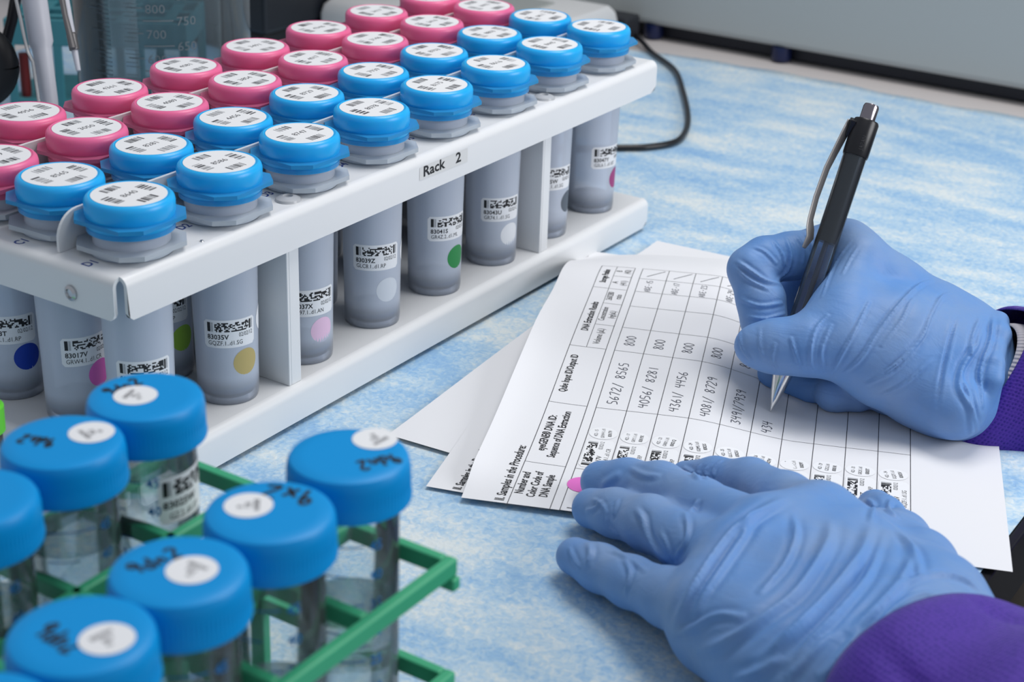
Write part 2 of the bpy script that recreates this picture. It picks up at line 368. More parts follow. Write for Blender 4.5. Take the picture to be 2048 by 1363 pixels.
# ------------------------------------------------------------------ sample rack
PX, PY, ZP, ZB = 50.4, 37.62, 99.3, 18.1
rack = thing('tube_rack', 'white enamelled metal rack marked Rack 2, full of blue and pink capped tubes', 'tube rack')
RX0, RX1, RY0, RY1 = -27.5, 384.5, -20.5, 134.0
def sheet_with_lip(z, lip, name, holes):
    T = 1.6; R_ = 4.0
    mb = MB()
    # top sheet: cells with round holes, or a plain sheet
    xs0, xs1, ys0, ys1 = RX0 + R_, RX1 - 0.5, RY0 + R_, RY1 - R_
    if holes:
        xe = [xs0] + [PX * (i + .5) for i in range(7)] + [xs1]; ye = [ys0] + [PY * (j + .5) for j in range(3)] + [ys1]
        seg = 40; hr = 15.9
        for i in range(8):
            for j in range(4):
                cx, cy = PX * i, PY * j; x0, x1, y0, y1 = xe[i], xe[i + 1], ye[j], ye[j + 1]
                for top in (1, 0):
                    zz = z if top else z - T; inn = []; out = []
                    for k in range(seg):
                        a = 2 * math.pi * k / seg; c, s = math.cos(a), math.sin(a)
                        inn.append((cx + hr * c, cy + hr * s, zz))
                        tx = ((x1 - cx) if c > 0 else (cx - x0)) / max(abs(c), 1e-9); ty = ((y1 - cy) if s > 0 else (cy - y0)) / max(abs(s), 1e-9); t = min(tx, ty)
                        out.append((cx + t * c, cy + t * s, zz))
                    f = [(k, seg + k, seg + (k + 1) % seg, (k + 1) % seg) for k in range(seg)]
                    if not top: f = [tuple(reversed(q)) for q in f]
                    # close the four corner gaps
                    vv = inn + out; base = len(vv)
                    for qx, qy in ((x1, y1), (x0, y1), (x0, y0), (x1, y0)):
                        a = math.atan2(qy - cy, qx - cx) % (2 * math.pi); k = int(a / (2 * math.pi) * seg) % seg
                        vv.append((qx, qy, zz)); q = (seg + k, len(vv) - 1, seg + (k + 1) % seg); f.append(q if top else tuple(reversed(q)))
                    mb.add(vv, f)
                    if top: tin = inn
                    else: mb.add(tin + inn, [(k, (k + 1) % seg, seg + (k + 1) % seg, seg + k) for k in range(seg)])
    else:
        mb.box((xs0, ys0, z - T), (xs1, ys1, z))
    # folded lips: front (-y), back (+y), left (-x); section follows the bend
    def lip_run(p0, p1, nrm, cut0, cut1):
        p0 = np.array(p0, float); p1 = np.array(p1, float); nrm = np.array(nrm, float); t = (p1 - p0) / np.linalg.norm(p1 - p0)
        prof = [(-R_, 0)] + [(-R_ + R_ * math.sin(a), -R_ + R_ * math.cos(a)) for a in [math.pi / 2 * k / 6 for k in range(1, 7)]] + [(0, -lip + 3), (0, -lip + 1.2), (0, -lip)]
        inner = [(-R_, -T)] + [(-R_ + (R_ - T) * math.sin(a), -R_ + (R_ - T) * math.cos(a)) for a in [math.pi / 2 * k / 6 for k in range(1, 7)]] + [(-T, -lip + 3), (-T, -lip + 1.2), (-T, -lip)]
        sec = prof + inner[::-1]; n = len(sec); v = []
        np_ = len(prof)
        for e, p, cut, sg in ((0, p0, cut0, 1), (1, p1, cut1, -1)):
            for k, (a, b) in enumerate(sec):
                kk = k if k < np_ else 2 * np_ - 1 - k
                off = 0
                if kk == np_ - 1: off = cut
                elif kk == np_ - 2: off = cut * .35
                v.append((p[0] + nrm[0] * a + sg * t[0] * off, p[1] + nrm[1] * a + sg * t[1] * off, z + b))
        f = [(k, (k + 1) % n, n + (k + 1) % n, n + k) for k in range(n)] + [tuple(reversed(range(n))), tuple(range(n, 2 * n))]
        mb.add(v, f)
    g = 2.2
    lip_run((RX0 + R_ + g - 2.6, RY0), (RX1, RY0), (0, -1), 2.5, 5)
    lip_run((RX0 + R_, RY1), (RX1, RY1), (0, 1), 2, 5)
    lip_run((RX0, RY0 + R_ + g - 2.6), (RX0, RY1 - R_), (-1, 0), 2.5, 2)
    o = mb.build(name, M_WHITE, rack, smooth=True, sharp=30)
    return o
sheet_with_lip(ZP, 17.3, 'top_plate', True)
sheet_with_lip(ZB, 16.2, 'bottom_shelf', False)
for x in (70.5, 272.5):                      # uprights between the tubes, with a folded front flange
    MB().box((x, -17, ZB), (x + 1.5, 118, ZP - 1.7)).box((x + 1.5, -17, ZB), (x + 8.0, -15.6, ZP - 1.7)).build('upright', M_WHITE, rack, bevel=0.4)
def fin(y, x0, x1):
    mb = MB(); z0, z1 = ZP, 115.2; Rr = 11; pts = [(x0, z0)] + [(x0 + Rr - Rr * math.cos(a), z1 - Rr + Rr * math.sin(a)) for a in [math.pi / 2 * k / 8 for k in range(9)]] + [(x1 - Rr + Rr * math.sin(a), z1 - Rr + Rr * math.cos(a)) for a in [math.pi / 2 * k / 8 for k in range(9)]] + [(x1, z0)]
    n = len(pts); v = [(a, y - .65, b) for a, b in pts] + [(a, y + .65, b) for a, b in pts]
    mb.add(v, [tuple(range(n)), tuple(reversed(range(n, 2 * n)))] + [(i, n + i, n + (i + 1) % n, (i + 1) % n) for i in range(n)])
    mb.build('divider_fin', M_WHITE, rack, bevel=0.3)
fin(PY / 2, -20.5, 372); fin(PY * 2.5, -20.5, 372)
for x, y in ((80, -10.5), (280.4, -11.5)):
    MB().lathe([(5.6, 0), (5.2, 1.1), (3.6, 1.9), (2.2, 2.1), (2.0, 1.2), (0.3, 1.0)], 24, (x, y, ZP)).build('push_plug', frosted('plug_plastic', (0.8, 0.82, 0.85, 1), 0.15, 0.2, 0.3), rack, smooth=True)
MB().lathe([(0.9, 0), (0.6, 0.5)], 12, (22.0, -15.5, ZP)).build('pin', M_STEEL, rack)
s_ = MB(); s_.lathe([(3.1, 0), (3.0, 0.7), (1.9, 1.3), (1.6, 0.6), (0.3, 0.5)], 20)
so = s_.build('screw', M_STEEL, rack, smooth=True); so.rotation_euler = (0, -math.pi / 2, 0); so.location = (RX0 * MM, 5.5 * MM, 88.5 * MM)
tg = MB(); fnf = lambda x, y: (x, RY0 - 0.12, y)
tg.add([fnf(160.0, 88.8), fnf(198.5, 88.2), fnf(198.5, 94.9), fnf(160.0, 94.9)], [(0, 1, 2, 3)], 0)
fnf2 = lambda x, y: (x, RY0 - 0.2, y)
text(tg, 'Rack', 162.6, 90.0, 6.9, fnf2, 1, 1.26); text(tg, '2', 188.6, 89.9, 6.9, fnf2, 1, 1.3)
tg.build('name_tape', [pmat('clear_tape', (0.70, 0.70, 0.69, 1), 0.3), M_INK], rack)['label'] = 'clear tape printed Rack 2'
for j in range(4):
    for i in range(8):
        mbt = MB(); fx = PX * i - 21.5; fy = PY * j - 1.5
        text(mbt, 'DCBA'[j] + str(i + 1), PX * i - 20.6, PY * j - 0.6, 6.3, lambda x, y: (x, y, ZP + .06), 1, .82, .5, 0)
        mbt.build('position_mark', M_BLUETXT, rack)

# ------------------------------------------------------------------ sample tubes
rt = random.Random(11)
def sq_flange(half, cut, z0, z1, rr=1.2):
    h, c = half, cut; pts = [(h, -c), (h, c), (c, h), (-c, h), (-h, c), (-h, -c), (-c, -h), (c, -h)]
    return MB().poly(pts, z0, z1)
body = MB().lathe([(0.5, ZB + 3.4), (11.0, ZB + 2.6), (11.6, ZB + .3), (12.3, ZB), (12.9, ZB + .8), (13.1, ZB + 3), (13.3, 40), (14.3, 92), (14.9, 100), (14.9, 108.5)], 56, cap1=False).build('tube_body', M_TUBE, smooth=True)
bodyme = body.data; bpy.data.objects.remove(body)
def keepme(mb_, name, mats, **k):
    o = mb_.build(name, mats, **k); me = o.data; bpy.data.objects.remove(o); return me
flme = keepme(sq_flange(18.0, 11.3, 101.6, 103.6), 'tube_collar', M_TFL)
neckme = keepme(MB().lathe([(16.2, 99.8), (16.2, 101.6)], 48, cap0=False, cap1=False), 'neck_ring', M_TFL, smooth=True)
liqme = keepme(MB().lathe([(9.0, ZB + 3.8), (11.2, ZB + 4.2), (12.3, ZB + 5.6), (12.3, ZB + 7.4), (9.0, ZB + 8.0)], 32), 'sample_liquid', M_LIQ, smooth=True)
capprof = [(16.9, 108.6), (17.0, 114.3), (17.3, 115), (17.35, 119.2), (17.0, 120.6), (16.2, 121.5), (15.4, 121.8), (15.2, 121.55), (0.3, 121.55)]
CAPM = {}
for key, m1, m2 in (('b', M_BLUECAP, M_BLUEFL), ('p', M_PINKCAP, M_PINKFL)):
    CAPM[key] = (keepme(MB().lathe(capprof, 56, cap0=False), 'cap', m1, smooth=True), keepme(sq_flange(18.1, 11.6, 112.3, 113.9), 'cap_flange', m2),
                 keepme(MB().lathe([(17.02, 108.4), (17.1, 110.4)], 48, cap0=False, cap1=False), 'cap_skirt', m2, smooth=True))
def inst(name, me, parent, loc=(0, 0, 0)):
    o = bpy.data.objects.new(name, me); COL.objects.link(o); o.parent = parent; o.location = loc; return o
def cap_label(num, rnd, rot=0):
    mb = MB(); ca, sa = math.cos(rot), math.sin(rot)
    n = 48; mb.add([(14.5 * math.cos(2 * math.pi * k / n), 14.5 * math.sin(2 * math.pi * k / n), 121.68) for k in range(n)] + [(14.5 * math.cos(2 * math.pi * k / n), 14.5 * math.sin(2 * math.pi * k / n), 121.5) for k in range(n)],
                   [tuple(range(n))] + [(n + k, n + (k + 1) % n, (k + 1) % n, k) for k in range(n)], 0)
    fn = lambda x, y: (x * ca - y * sa, x * sa + y * ca, 121.73)
    text(mb, num, 0, -1.5, 4.4, fn, 0, .95, .5)
    for cx, cy in ((0, 9.2), (0, -9.2), (9.2, 0), (-9.2, 0)):
        tcur = -4.3
        while tcur < 3.9:
            w = rnd.choice((.45, .45, .9, .9, 1.3)); g = rnd.choice((.35, .5, .8))
            if cx == 0: r = (cx + tcur, cy - 2.1, cx + min(tcur + w, 4.3), cy + 2.1)
            else: r = (cx - 2.1, cy + tcur, cx + 2.1, cy + min(tcur + w, 4.3))
            rects(mb, [r], fn, rnd.choice((1, 2))); tcur += w + g
    return mb
CODEG = pmat('barcode_grey', (0.09, 0.09, 0.10, 1), 0.5)
def side_label(code, line, date, ang, zc, rnd, rad=13.62):
    mb = MB(); A = math.radians(ang); hw = 11.6; hh = 6.3
    rr = lambda z: 13.3 + (z - 40) / 52
    def fn(x, y, e=.1):
        a = A + x / 13.6; r = rr(zc + y) + e; return (r * math.cos(a), r * math.sin(a), zc + y)
    n = 20; c = 1.3; vv = []; 
    for k in range(n + 1):
        x = -hw + 2 * hw * k / n; d = max(0, abs(x) - (hw - c)); yy = hh - (c - math.sqrt(max(0, c * c - d * d)))
        vv += [fn(x, -yy, .06), fn(x, yy, .06)]
    mb.add(vv, [(2 * k, 2 * k + 2, 2 * k + 3, 2 * k + 1) for k in range(n)], 0)
    rs, gs = stacked_code(-hw + 1.6, 1.0, 20.4, 4.2, rnd, 7)
    rects(mb, rs, fn, 1, 2); rects(mb, gs, fn, 2)
    text(mb, code, -hw + 1.5, -2.3, 3.0, fn, 1, .98); text(mb, date, hw - 1.3, -1.6, 2.7, fn, 0, .72, 1.0)
    text(mb, line, -hw + 1.7, -5.0, 2.8, fn, 0, .86)
    return mb
def side_dot(ang, zc, col, name):
    mb = MB(); A = math.radians(ang); n = 28; rr = 6.0; v = []
    rc = lambda z: 13.38 + (z - 40) / 52
    for q in (.12, .35, .6, .8, 1):
        for k in range(n):
            a = 2 * math.pi * k / n; x = rr * q * math.cos(a); z = zc + rr * q * math.sin(a); r = rc(z)
            v.append((r * math.cos(A + x / 13.5), r * math.sin(A + x / 13.5), z))
    f = [(n * q + k, n * (q + 1) + k, n * (q + 1) + (k + 1) % n, n * q + (k + 1) % n) for q in range(4) for k in range(n)] + [tuple(k for k in range(n))]
    mb.add(v, f); return mb
NUM = {'D': '8640 8586 8747 8078 8175 8616 8445 8607', 'C': '8565 8281 4456 8729 7939 8703 8803 8411', 'B': '3779 3050 4089 3854 4017 3146 3416 3902', 'A': '3672 4056 4361 4081 3491 4346 3417 3556'}
SIDE = {('D', 1): ('83013X', 'GPX6.1..d1.RP', -127, 51, None, -100), ('C', 1): ('83017V', 'GRW4.1..d1.CR', -105, 50.8, 'e06cc0', -84), ('B', 1): ('83033T', 'GR2X.1..d1.RP', -133, 50.5, '0a3aa8', -104),
        ('D', 2): ('83035V', 'GQZF.1..d1.SG', -129, 51.2, 'b9a76c', -101), ('C', 2): ('83019X', 'GRY1.1..d1.RP', -128, 52, '9ac84a', -93), ('D', 3): ('83037X', 'GR97.1..d1.AN', -119, 48, 'e6c2dc', -101), ('C', 3): ('83021Q', 'GR8X.1..d1.RP', -125, 50, 'e0c81e', -72),
        ('D', 4): ('83039Z', 'GLC8.1..d1.RP', -133, 54, 'd2d8e0', -109), ('D', 5): ('83041S', 'GR4Z.2..d1.ML', -111, 53.5, '2f8a4c', -91), ('D', 6): ('83043U', 'GR74.1..d1.SG', -122, 49, 'e4e6ea', -100),
        ('D', 7): ('83045W', 'GR21.1..d1.SG', -118, 52, '565e68', -78), ('D', 8): ('83047Y', 'GSL6.1..d1.BT', -103, 51, 'a03a78', -75)}
DOTZ = {('C', 1): 39.4, ('D', 3): 34.3, ('D', 6): 35, ('C', 3): 41}
ORD = 'first second third fourth fifth sixth seventh eighth'.split()
ROWN = {'D': 'the front row', 'C': 'the second row', 'B': 'the third row', 'A': 'the back row'}
DOTN = {'e06cc0': 'magenta pink', '0a3aa8': 'dark blue', 'b9a76c': 'tan', '9ac84a': 'lime green', 'e6c2dc': 'pale pink', 'e0c81e': 'yellow', 'd2d8e0': 'silver', '2f8a4c': 'green', 'e4e6ea': 'white', '565e68': 'dark grey', 'a03a78': 'plum'}
UNREAD = {('A', 7), ('A', 8), ('B', 7), ('B', 8), ('C', 7), ('C', 8), ('D', 7), ('D', 8), ('B', 1), ('C', 6), ('B', 6)}
for j, row in enumerate('DCBA'):
    for i in range(1, 9):
        key = 'p' if row in 'AB' else 'b'; cn = 'pink' if key == 'p' else 'blue'; num = NUM[row].split()[i - 1]
        lab = f"{cn}-capped frosted tube" + ('' if (row, i) in UNREAD else f" marked {num}") + f", {ORD[i - 1]} along {ROWN[row]} of the white rack"
        if (row, i) in SIDE and SIDE[(row, i)][4]: lab = lab.replace(' frosted tube', f" frosted tube with {DOTN[SIDE[(row, i)][4]]} dot")
        lab = lab.replace(' of the white rack', '')
        t = thing('sample_tube', lab, 'sample tube', (PX * (i - 1), PY * j, 0), 'capped sample tubes in the white rack')
        yaw = math.radians(rt.uniform(-3, 3))
        inst('tube_body', bodyme, t); inst('tube_collar', flme, t).rotation_euler.z = yaw; inst('neck_ring', neckme, t); inst('sample_liquid', liqme, t)
        yaw = math.radians(rt.uniform(-4, 4))
        cm = CAPM[key]; c = inst('cap', cm[0], t); inst('cap_flange', cm[1], c).rotation_euler.z = yaw; inst('cap_skirt', cm[2], c)
        cl = cap_label(num, rt, math.radians(rt.uniform(-5, 5))).build('cap_label', [M_LABEL, CODEG, M_GREYINK], c)
        if (row, i) in SIDE:
            code, line, an, zc, col, da = SIDE[(row, i)]
            side_label(code, line, '02/02/12', an, zc, rt).build('side_label', [M_LABEL, M_INK, M_GREYINK], t, smooth=True)
            if col: side_dot(da, DOTZ.get((row, i), 37.5), col, '').build('dot_sticker', pmat('dot_' + col, col, 0.5), t, smooth=True)['label'] = DOTN[col] + ' round sticker'
            if (row, i) in (('D', 2), ('D', 4), ('C', 4)):
                side_dot(-46, 54, 'e4e6ea', '').build('code_sticker', M_LABEL, t, smooth=True)

# ------------------------------------------------------------------ sheets of paper
A_ = np.radians(math.degrees(math.atan2(-21.9 + 116.3, 322.7 - 58.4)) + 1.5)
PU = np.array([math.cos(A_), math.sin(A_), 0]); PV = np.array([PU[1], -PU[0], 0]); PA = np.array([58.4, -116.3, 0])
def interp(x, xs, ys): return float(np.interp(x, xs, ys))
_hx = np.array([0, 30, 60, 87, 130, 155, 216, 235, 258, 284.]); _hy = np.array([.9, 1.4, 2.8, 5.6, 10, 12, 16.5, 18, 15, 8])
from numpy.polynomial import polynomial as _p
def hump(u):
    # smoothed piecewise profile
    return sum(interp(u + d, _hx, _hy) * w for d, w in ((-14, .2), (-7, .2), (0, .2), (7, .2), (14, .2)))
def sst(t): t = max(0, min(1, t)); return t * t * (3 - 2 * t)
def curl(u, v):
    g = 1 - .93 * sst((v - 78) / 56)
    z = hump(u) * g
    z += 5.0 * math.exp(-max(0, v) / 7) * sst(u / 25) * sst((205 - u) / 60)
    z += .35 * math.sin(u * .05 + v * .02) * math.sin(v * .045)
    z -= 9 * sst((u - 212) / 62) * math.exp(-max(0, v) / 40)
    return max(z, .5)
def pagepoint(u, v, e=0):
    p = PA + PU * u + PV * v; return (p[0], p[1], curl(u, v) + .75 + e)
def page(name, orig, rot, lower, label, cat):
    ca, sa = math.cos(rot), math.sin(rot); mb = MB(); nu, nv = 70, 54; vv = []
    for j in range(nv + 1):
        for i in range(nu + 1):
            a = 279.4 * i / nu; b = 215.9 * j / nv
            if lower == 0: a = a * 277 / 279.4
            u = orig[0] + a * ca - b * sa; v = orig[1] + a * sa + b * ca
            p = PA + PU * u + PV * v
            z = curl(u, v) + .75 if lower == 0 else max(.1, min(curl(min(u, 250), max(v, 0)) - .2, hump(u) * .3 * (1 - .93 * sst((v - 78) / 56))) + .75 - lower * .28)
            if lower == 0 and u < 0 and v > 150: z += 0
            vv.append((p[0], p[1], z))
    mb.add(vv, [(j * (nu + 1) + i + 1, j * (nu + 1) + i, (j + 1) * (nu + 1) + i, (j + 1) * (nu + 1) + i + 1) for j in range(nv) for i in range(nu)])
    return mb
form = thing('lab_form', 'white printed sample form being filled in, top sheet of the pile under both hands', 'paper form', tuple(PA))
def att(o, par):  # keep world placement under an empty away from the origin
    o.parent = par; o.matrix_parent_inverse = Matrix.Translation(-par.location); return o
att(page('sheet', (0, 0), 0, 0, '', '').build('sheet', M_PAPER, smooth=True), form)
sh2 = page('p2', (7, -16.5), math.radians(4.5), 1, '', '').build('paper_sheet', M_PAPER, smooth=True)
tag(sh2, 'white sheet under the form, its printed corner showing', 'paper sheet')
sh3 = page('p3', (47, -44), math.radians(17), 2, '', '').build('paper_sheet', M_PAPER, smooth=True)
tag(sh3, 'lowest sheet of the pile, blank corner sticking out left toward the rack', 'paper sheet')
# printed table
TC = [0, 35, 87, 138, 162, 186, 203, 218, 232]; R0 = 40.4; RH = 13.75
lines = MB()
def seg(u0_, v0_, u1_, v1_, w=.32, mbx=lines, mi=0):
    n = max(2, int(math.hypot(u1_ - u0_, v1_ - v0_) / 3)); d = np.array([u1_ - u0_, v1_ - v0_]); d = d / np.linalg.norm(d); nn = np.array([-d[1], d[0]]) * w / 2
    v = []
    for k in range(n + 1):
        t = k / n; q = np.array([u0_ + (u1_ - u0_) * t, v0_ + (v1_ - v0_) * t]); a = q - nn; b = q + nn
        v += [pagepoint(a[0], a[1], .07), pagepoint(b[0], b[1], .07)]
    mbx.add(v, [(2 * k, 2 * k + 2, 2 * k + 3, 2 * k + 1) for k in range(n)], mi)
for k in range(11): seg(TC[0], R0 + RH * k, TC[-1], R0 + RH * k)
for c in TC: seg(c, R0, c, R0 + 10 * RH, .22)
h0, h1, h2 = 19, 27, 36.4
seg(-1, h0, TC[-1], h0); seg(-1, h2, TC[-1], h2); seg(138, h1, TC[-1], h1, .25)
for c in (-1, 35, 87, 138, 203, 232): seg(c, h0, c, h2, .22)
for c in (162, 186, 218): seg(c, h1, c, h2, .22)
att(lines.build('table_lines', M_LINE), form)
pr = MB(); pf = lambda x, y: pagepoint(x, -y, .09)
def pt(s, u, v, size, bold=1, sx=.8, al=0): text(pr, s, u, -v + .2, size * 1.1, pf, bold, sx, al, 0)
pt('II. Samples in the Procedure:', 1.5, 17.3, 5.0, 1, .72)
for k, s in enumerate(('Number and', 'Color Code of', 'DNA Sample')): pt(s, 17.5, 23.6 + k * 5.1, 4.6, 1, .68, .5)
pt('eyeGENE\u00ae DNA ID:', 61, 25.2, 4.6, 1, .70, .5); pt('Sequence of DNA Extraction', 61, 30.6, 4.6, 1, .66, .5)
pt('Qube Input ID/Output ID', 113, 25.0, 4.5, 1, .64, .5); pt('DNA Extraction Results', 170, 25, 4.5, 1, .66, .5); pt('Storage Position', 217.5, 24.5, 4.2, 1, .56, .5)
pt('Volume (\u00b5L)', 150, 32.6, 4.3, 0, .66, .5); pt('Concentration', 174, 30.8, 4.0, 0, .58, .5); pt('(ng/\u00b5L)', 174, 35, 4.0, 0, .66, .5)
pt('260/280', 194.5, 30.8, 4.0, 0, .66, .5); pt('ratio', 194.5, 35, 4.0, 0, .66, .5)
pt('A', 210.5, 30.8, 4, 0, .8, .5); pt('(41)', 210.5, 35, 4, 0, .8, .5); pt('B', 225, 30.8, 4, 0, .8, .5); pt('(42)', 225, 35, 4, 0, .8, .5)
for k in range(10): pt(f'{k + 1}.', 1.6, R0 + RH * k + 6.2, 4.6, 1, .72)
att(pr.build('printed_text', M_INK), form)
hr = random.Random(5); hf = lambda x, y: pagepoint(x, -y, .1)
ROWS = [('5672/ 8565', '800', 'ABE-15'), ('4056/ 8281', '800', 'ABE-17'), ('4361/ 4456', '800', 'ABE-23'), ('4081/ 8729', '800', 'ABE-24'), ('3491/7939', '800', 'ABE-25'), ('434', None, None)]
for k, (a, b, c) in enumerate(ROWS):
    v = R0 + RH * k
    def entry(*args):
        hw = MB(); hand(hw, *args); att(hw.build('handwritten_entry', M_PENINK), form)
    entry(a, 91 if k < 5 else 90, -(v + 8.6), 4.3, .42, hf, 0, .9, hr)
    if b: entry(b, 144, -(v + 8.2), 4.6, .42, hf, 0, .78, hr)
    if c: entry(c, 203.6, -(v + 7.4), 3.0, .3, hf, 0, .8, hr); hw = MB(); stroke(hw, smooth_line([(221, -(v + 3.5)), (230, -(v + 12))]), .45, hf); att(hw.build('slash_mark', M_PENINK), form)
STK = [('83017V', 'GRW4.1..d1.CR', '15', 'GRW4.1.d1'), ('83019X', 'GRY1.1..d1.RP', '17', 'GRY1.1.d1'), ('83021Q', 'GR8X.1..d1.RP', '23', 'GR8X.1.d1'), ('83023S', 'GQM5.1..d1.RP', '24', 'GQM5.1.d1'), ('83025U', 'GLLC.1..d1.RP', '25', 'GLLC.1.d1'),
       ('83027W', 'GRYX.1..d1.RP', '26', 'GRYX.1.d1'), ('83029Y', 'GR7X.2..d1.SD', '27', 'GR7X.2.d1'), ('83031R', 'GZG.2..d1.BT', '29', 'GZG.2.d1'), ('83033T', 'GR2X.1..d1.RP', '33', 'GR2X.1.d1'), ('83035V', 'GQZF.1..d1.SG', '34', 'GQZF.1.d1')]
for k, (a, b, c, d) in enumerate(STK):
    u0_ = 37.0 - (0, 1, 1.5, 2, 2.5, 3, 2, 1, 0, 0)[k] * .8 + (.6 if k > 6 else 0); v0_ = R0 + RH * k + .7
    mb = MB(); e = .13; cc = 1.4
    def sf(x, y, e=.17): return pagepoint(u0_ + x, v0_ + 12.4 - y, e)
    n = 12; vv = []
    for q in range(n + 1):
        x = 24 * q / n; dd = max(0, cc - x, x - 24 + cc); yy = cc - math.sqrt(max(0, cc * cc - dd * dd)); vv += [sf(x, yy, e), sf(x, 12.4 - yy, e)]
    mb.add(vv, [(2 * q, 2 * q + 2, 2 * q + 3, 2 * q + 1) for q in range(n)], 0)
    rs, gs = stacked_code(1.6, 7.2, 20.5, 4.2, hr, 7); rects(mb, rs, sf, 1); rects(mb, gs, sf, 2)
    text(mb, a, 1.6, 3.9, 3.0, sf, 1, .95); text(mb, '02/02/12', 22.6, 4.6, 2.6, sf, 0, .7, 1); text(mb, b, 1.6, 1.0, 2.8, sf, 0, .86)
    att(mb.build('barcode_sticker', [M_STICKER, M_INK, M_GREYINK]), form)
    mb = MB(); n = 24; cx, cy = 29.6, 6.4
    rot = hr.uniform(-.15, .25)
    def of(x, y, e=.2): return sf(cx + x * math.cos(rot) - y * math.sin(rot), cy + x * math.sin(rot) + y * math.cos(rot), e)
    mb.add([of(5.0 * math.cos(2 * math.pi * q / n), 6.2 * math.sin(2 * math.pi * q / n), .15) for q in range(n)], [tuple(range(n))], 0)
    for q, s_t in enumerate(('422 - ' + c, d, a)): text(mb, s_t, 0, 2.3 - q * 3.0, 2.2, of, 1 if q == 2 else 0, .74, .5)
    att(mb.build('round_sticker', [M_STICKER, M_INK]), form)
mb = MB(); n = 32; mb.add([pagepoint(22 + 6.2 * math.cos(2 * math.pi * q / n), R0 + 5.2 + 6.2 * math.sin(-2 * math.pi * q / n), .18) for q in range(n)], [tuple(range(n))])
att(mb.build('dot_sticker', pmat('pink_dot', 'e573c8', .5)), form)['label'] = 'pink round sticker in the first row'
# print peeking out on the second sheet
pr2 = MB()
def p2(x, y):
    r = math.radians(4.5); u = 7 + x * math.cos(r) + y * math.sin(r); v = -16.5 + x * math.sin(r) - y * math.cos(r); p = PA + PU * u + PV * v
    return (p[0], p[1], max(.1, min(curl(min(u, 250), max(v, 0)) - .2, hump(u) * .3 * (1 - .93 * sst((v - 78) / 56))) + .75 - .28) + .12)
text(pr2, 'II. Samples in the Procedure:', 1.5, -14.3, 5.0, p2, 1, .72, 0, 0)
o = pr2.build('printed_text', M_INK); o.parent = sh2

# ------------------------------------------------------------------ green open rack with 50 ml tubes in front
def liquid_material():
    m = bpy.data.materials.new('clear_liquid'); m.use_nodes = True; nt = m.node_tree; nt.nodes.clear(); N = nt.nodes.new; L = nt.links.new
    o = N('ShaderNodeOutputMaterial'); g = N('ShaderNodeBsdfGlass'); g.inputs['IOR'].default_value = 1.33; g.inputs['Roughness'].default_value = .03; g.inputs[0].default_value = (.95, .98, .98, 1)
    t = N('ShaderNodeBsdfTransparent'); t.inputs[0].default_value = (.97, .985, .985, 1); x = N('ShaderNodeMixShader'); x.inputs[0].default_value = .5
    L(g.outputs[0], x.inputs[1]); L(t.outputs[0], x.inputs[2]); L(x.outputs[0], o.inputs[0]); return m
M_LIQC = liquid_material()
gr = thing('wire_tube_rack', 'green open-frame plastic rack holding the large screw-capped tubes, in front', 'tube rack', (-180, -160, 0))
gxs = [-92, -129, -165.5, -201, -236, -271]; gys = [-215, -178.5, -142, -105.5]
def gb(name, *bars):
    m = MB()
    for a, b in bars: m.bar(a, b, 3.6, 5.6)
    att(m.build(name, M_GREEN, bevel=0.7), gr)
for z in (80, 41, 3.0):
    for y in gys:
        if z < 10 and y in (-178.5, -142): continue
        gb('long_bar', ((-90.2, y, z), (-272.8, y, z)))
    for x in gxs: gb('cross_bar', ((x, -213.2, z), (x, -107.3, z)))
for x, y in ((-92, -142), (-165.5, -178.5), (-271, -215), (-271, -105.5), (-236, -142), (-165.5, -105.5)):
    gb('post', ((x, y, 3), (x, y, 80)))
gb('corner_lug', ((-91.9, -215, 77), (-91.9, -215, 73)))
rib = lambda k, i: (1 + .006 * (1 if i % 2 else -1)) if 1 <= k <= 4 else 1
screwme = keepme(MB().lathe([(17.45, 105.3), (17.5, 106.4), (17.25, 107.2), (17.2, 111), (17.1, 114.4), (16.9, 116.4), (16.3, 117.5), (15.0, 118.0), (12, 118.05), (0.3, 118.05)], 176, cap0=False, rfun=rib), 'screw_cap', M_SCREWCAP, smooth=True)
tubeme = keepme(MB().lathe([(1.2, .4), (3, .8), (13.0, 14), (13.7, 17), (13.9, 30), (14.1, 104), (14.3, 108)], 64, cap1=False), 'tube_body', M_CLEAR, smooth=True)
M_GRAD = pmat('graduation_blue', (0.02, 0.16, 0.42, 1), 0.4)
def big_label(zc, ang, rnd):
    m = MB(); Aa = math.radians(ang)
    fn = lambda x, y, e=.25: ((14.05 + e) * math.cos(Aa + x / 14.2), (14.05 + e) * math.sin(Aa + x / 14.2), zc + y)
    n = 20; hw_, hh_ = 12, 7.6; c = 1.6; vv = []
    for k in range(n + 1):
        x = -hw_ + 2 * hw_ * k / n; d = max(0, abs(x) - (hw_ - c)); yy = hh_ - (c - math.sqrt(max(0, c * c - d * d))); vv += [fn(x, -yy, .15), fn(x, yy, .15)]
    m.add(vv, [(2 * k, 2 * k + 2, 2 * k + 3, 2 * k + 1) for k in range(n)], 0)
    rs, gs = stacked_code(-hw_ + 1.4, 1.4, 21, 5.0, rnd, 7); rects(m, rs, fn, 1, 2); rects(m, gs, fn, 2)
    text(m, '83025W', -hw_ + 1.2, -2.6, 3.4, fn, 1, 1.0); text(m, 'GZ.2..d1.ST', -hw_ + 3, -6.2, 3.0, fn, 0, .8)
    return m
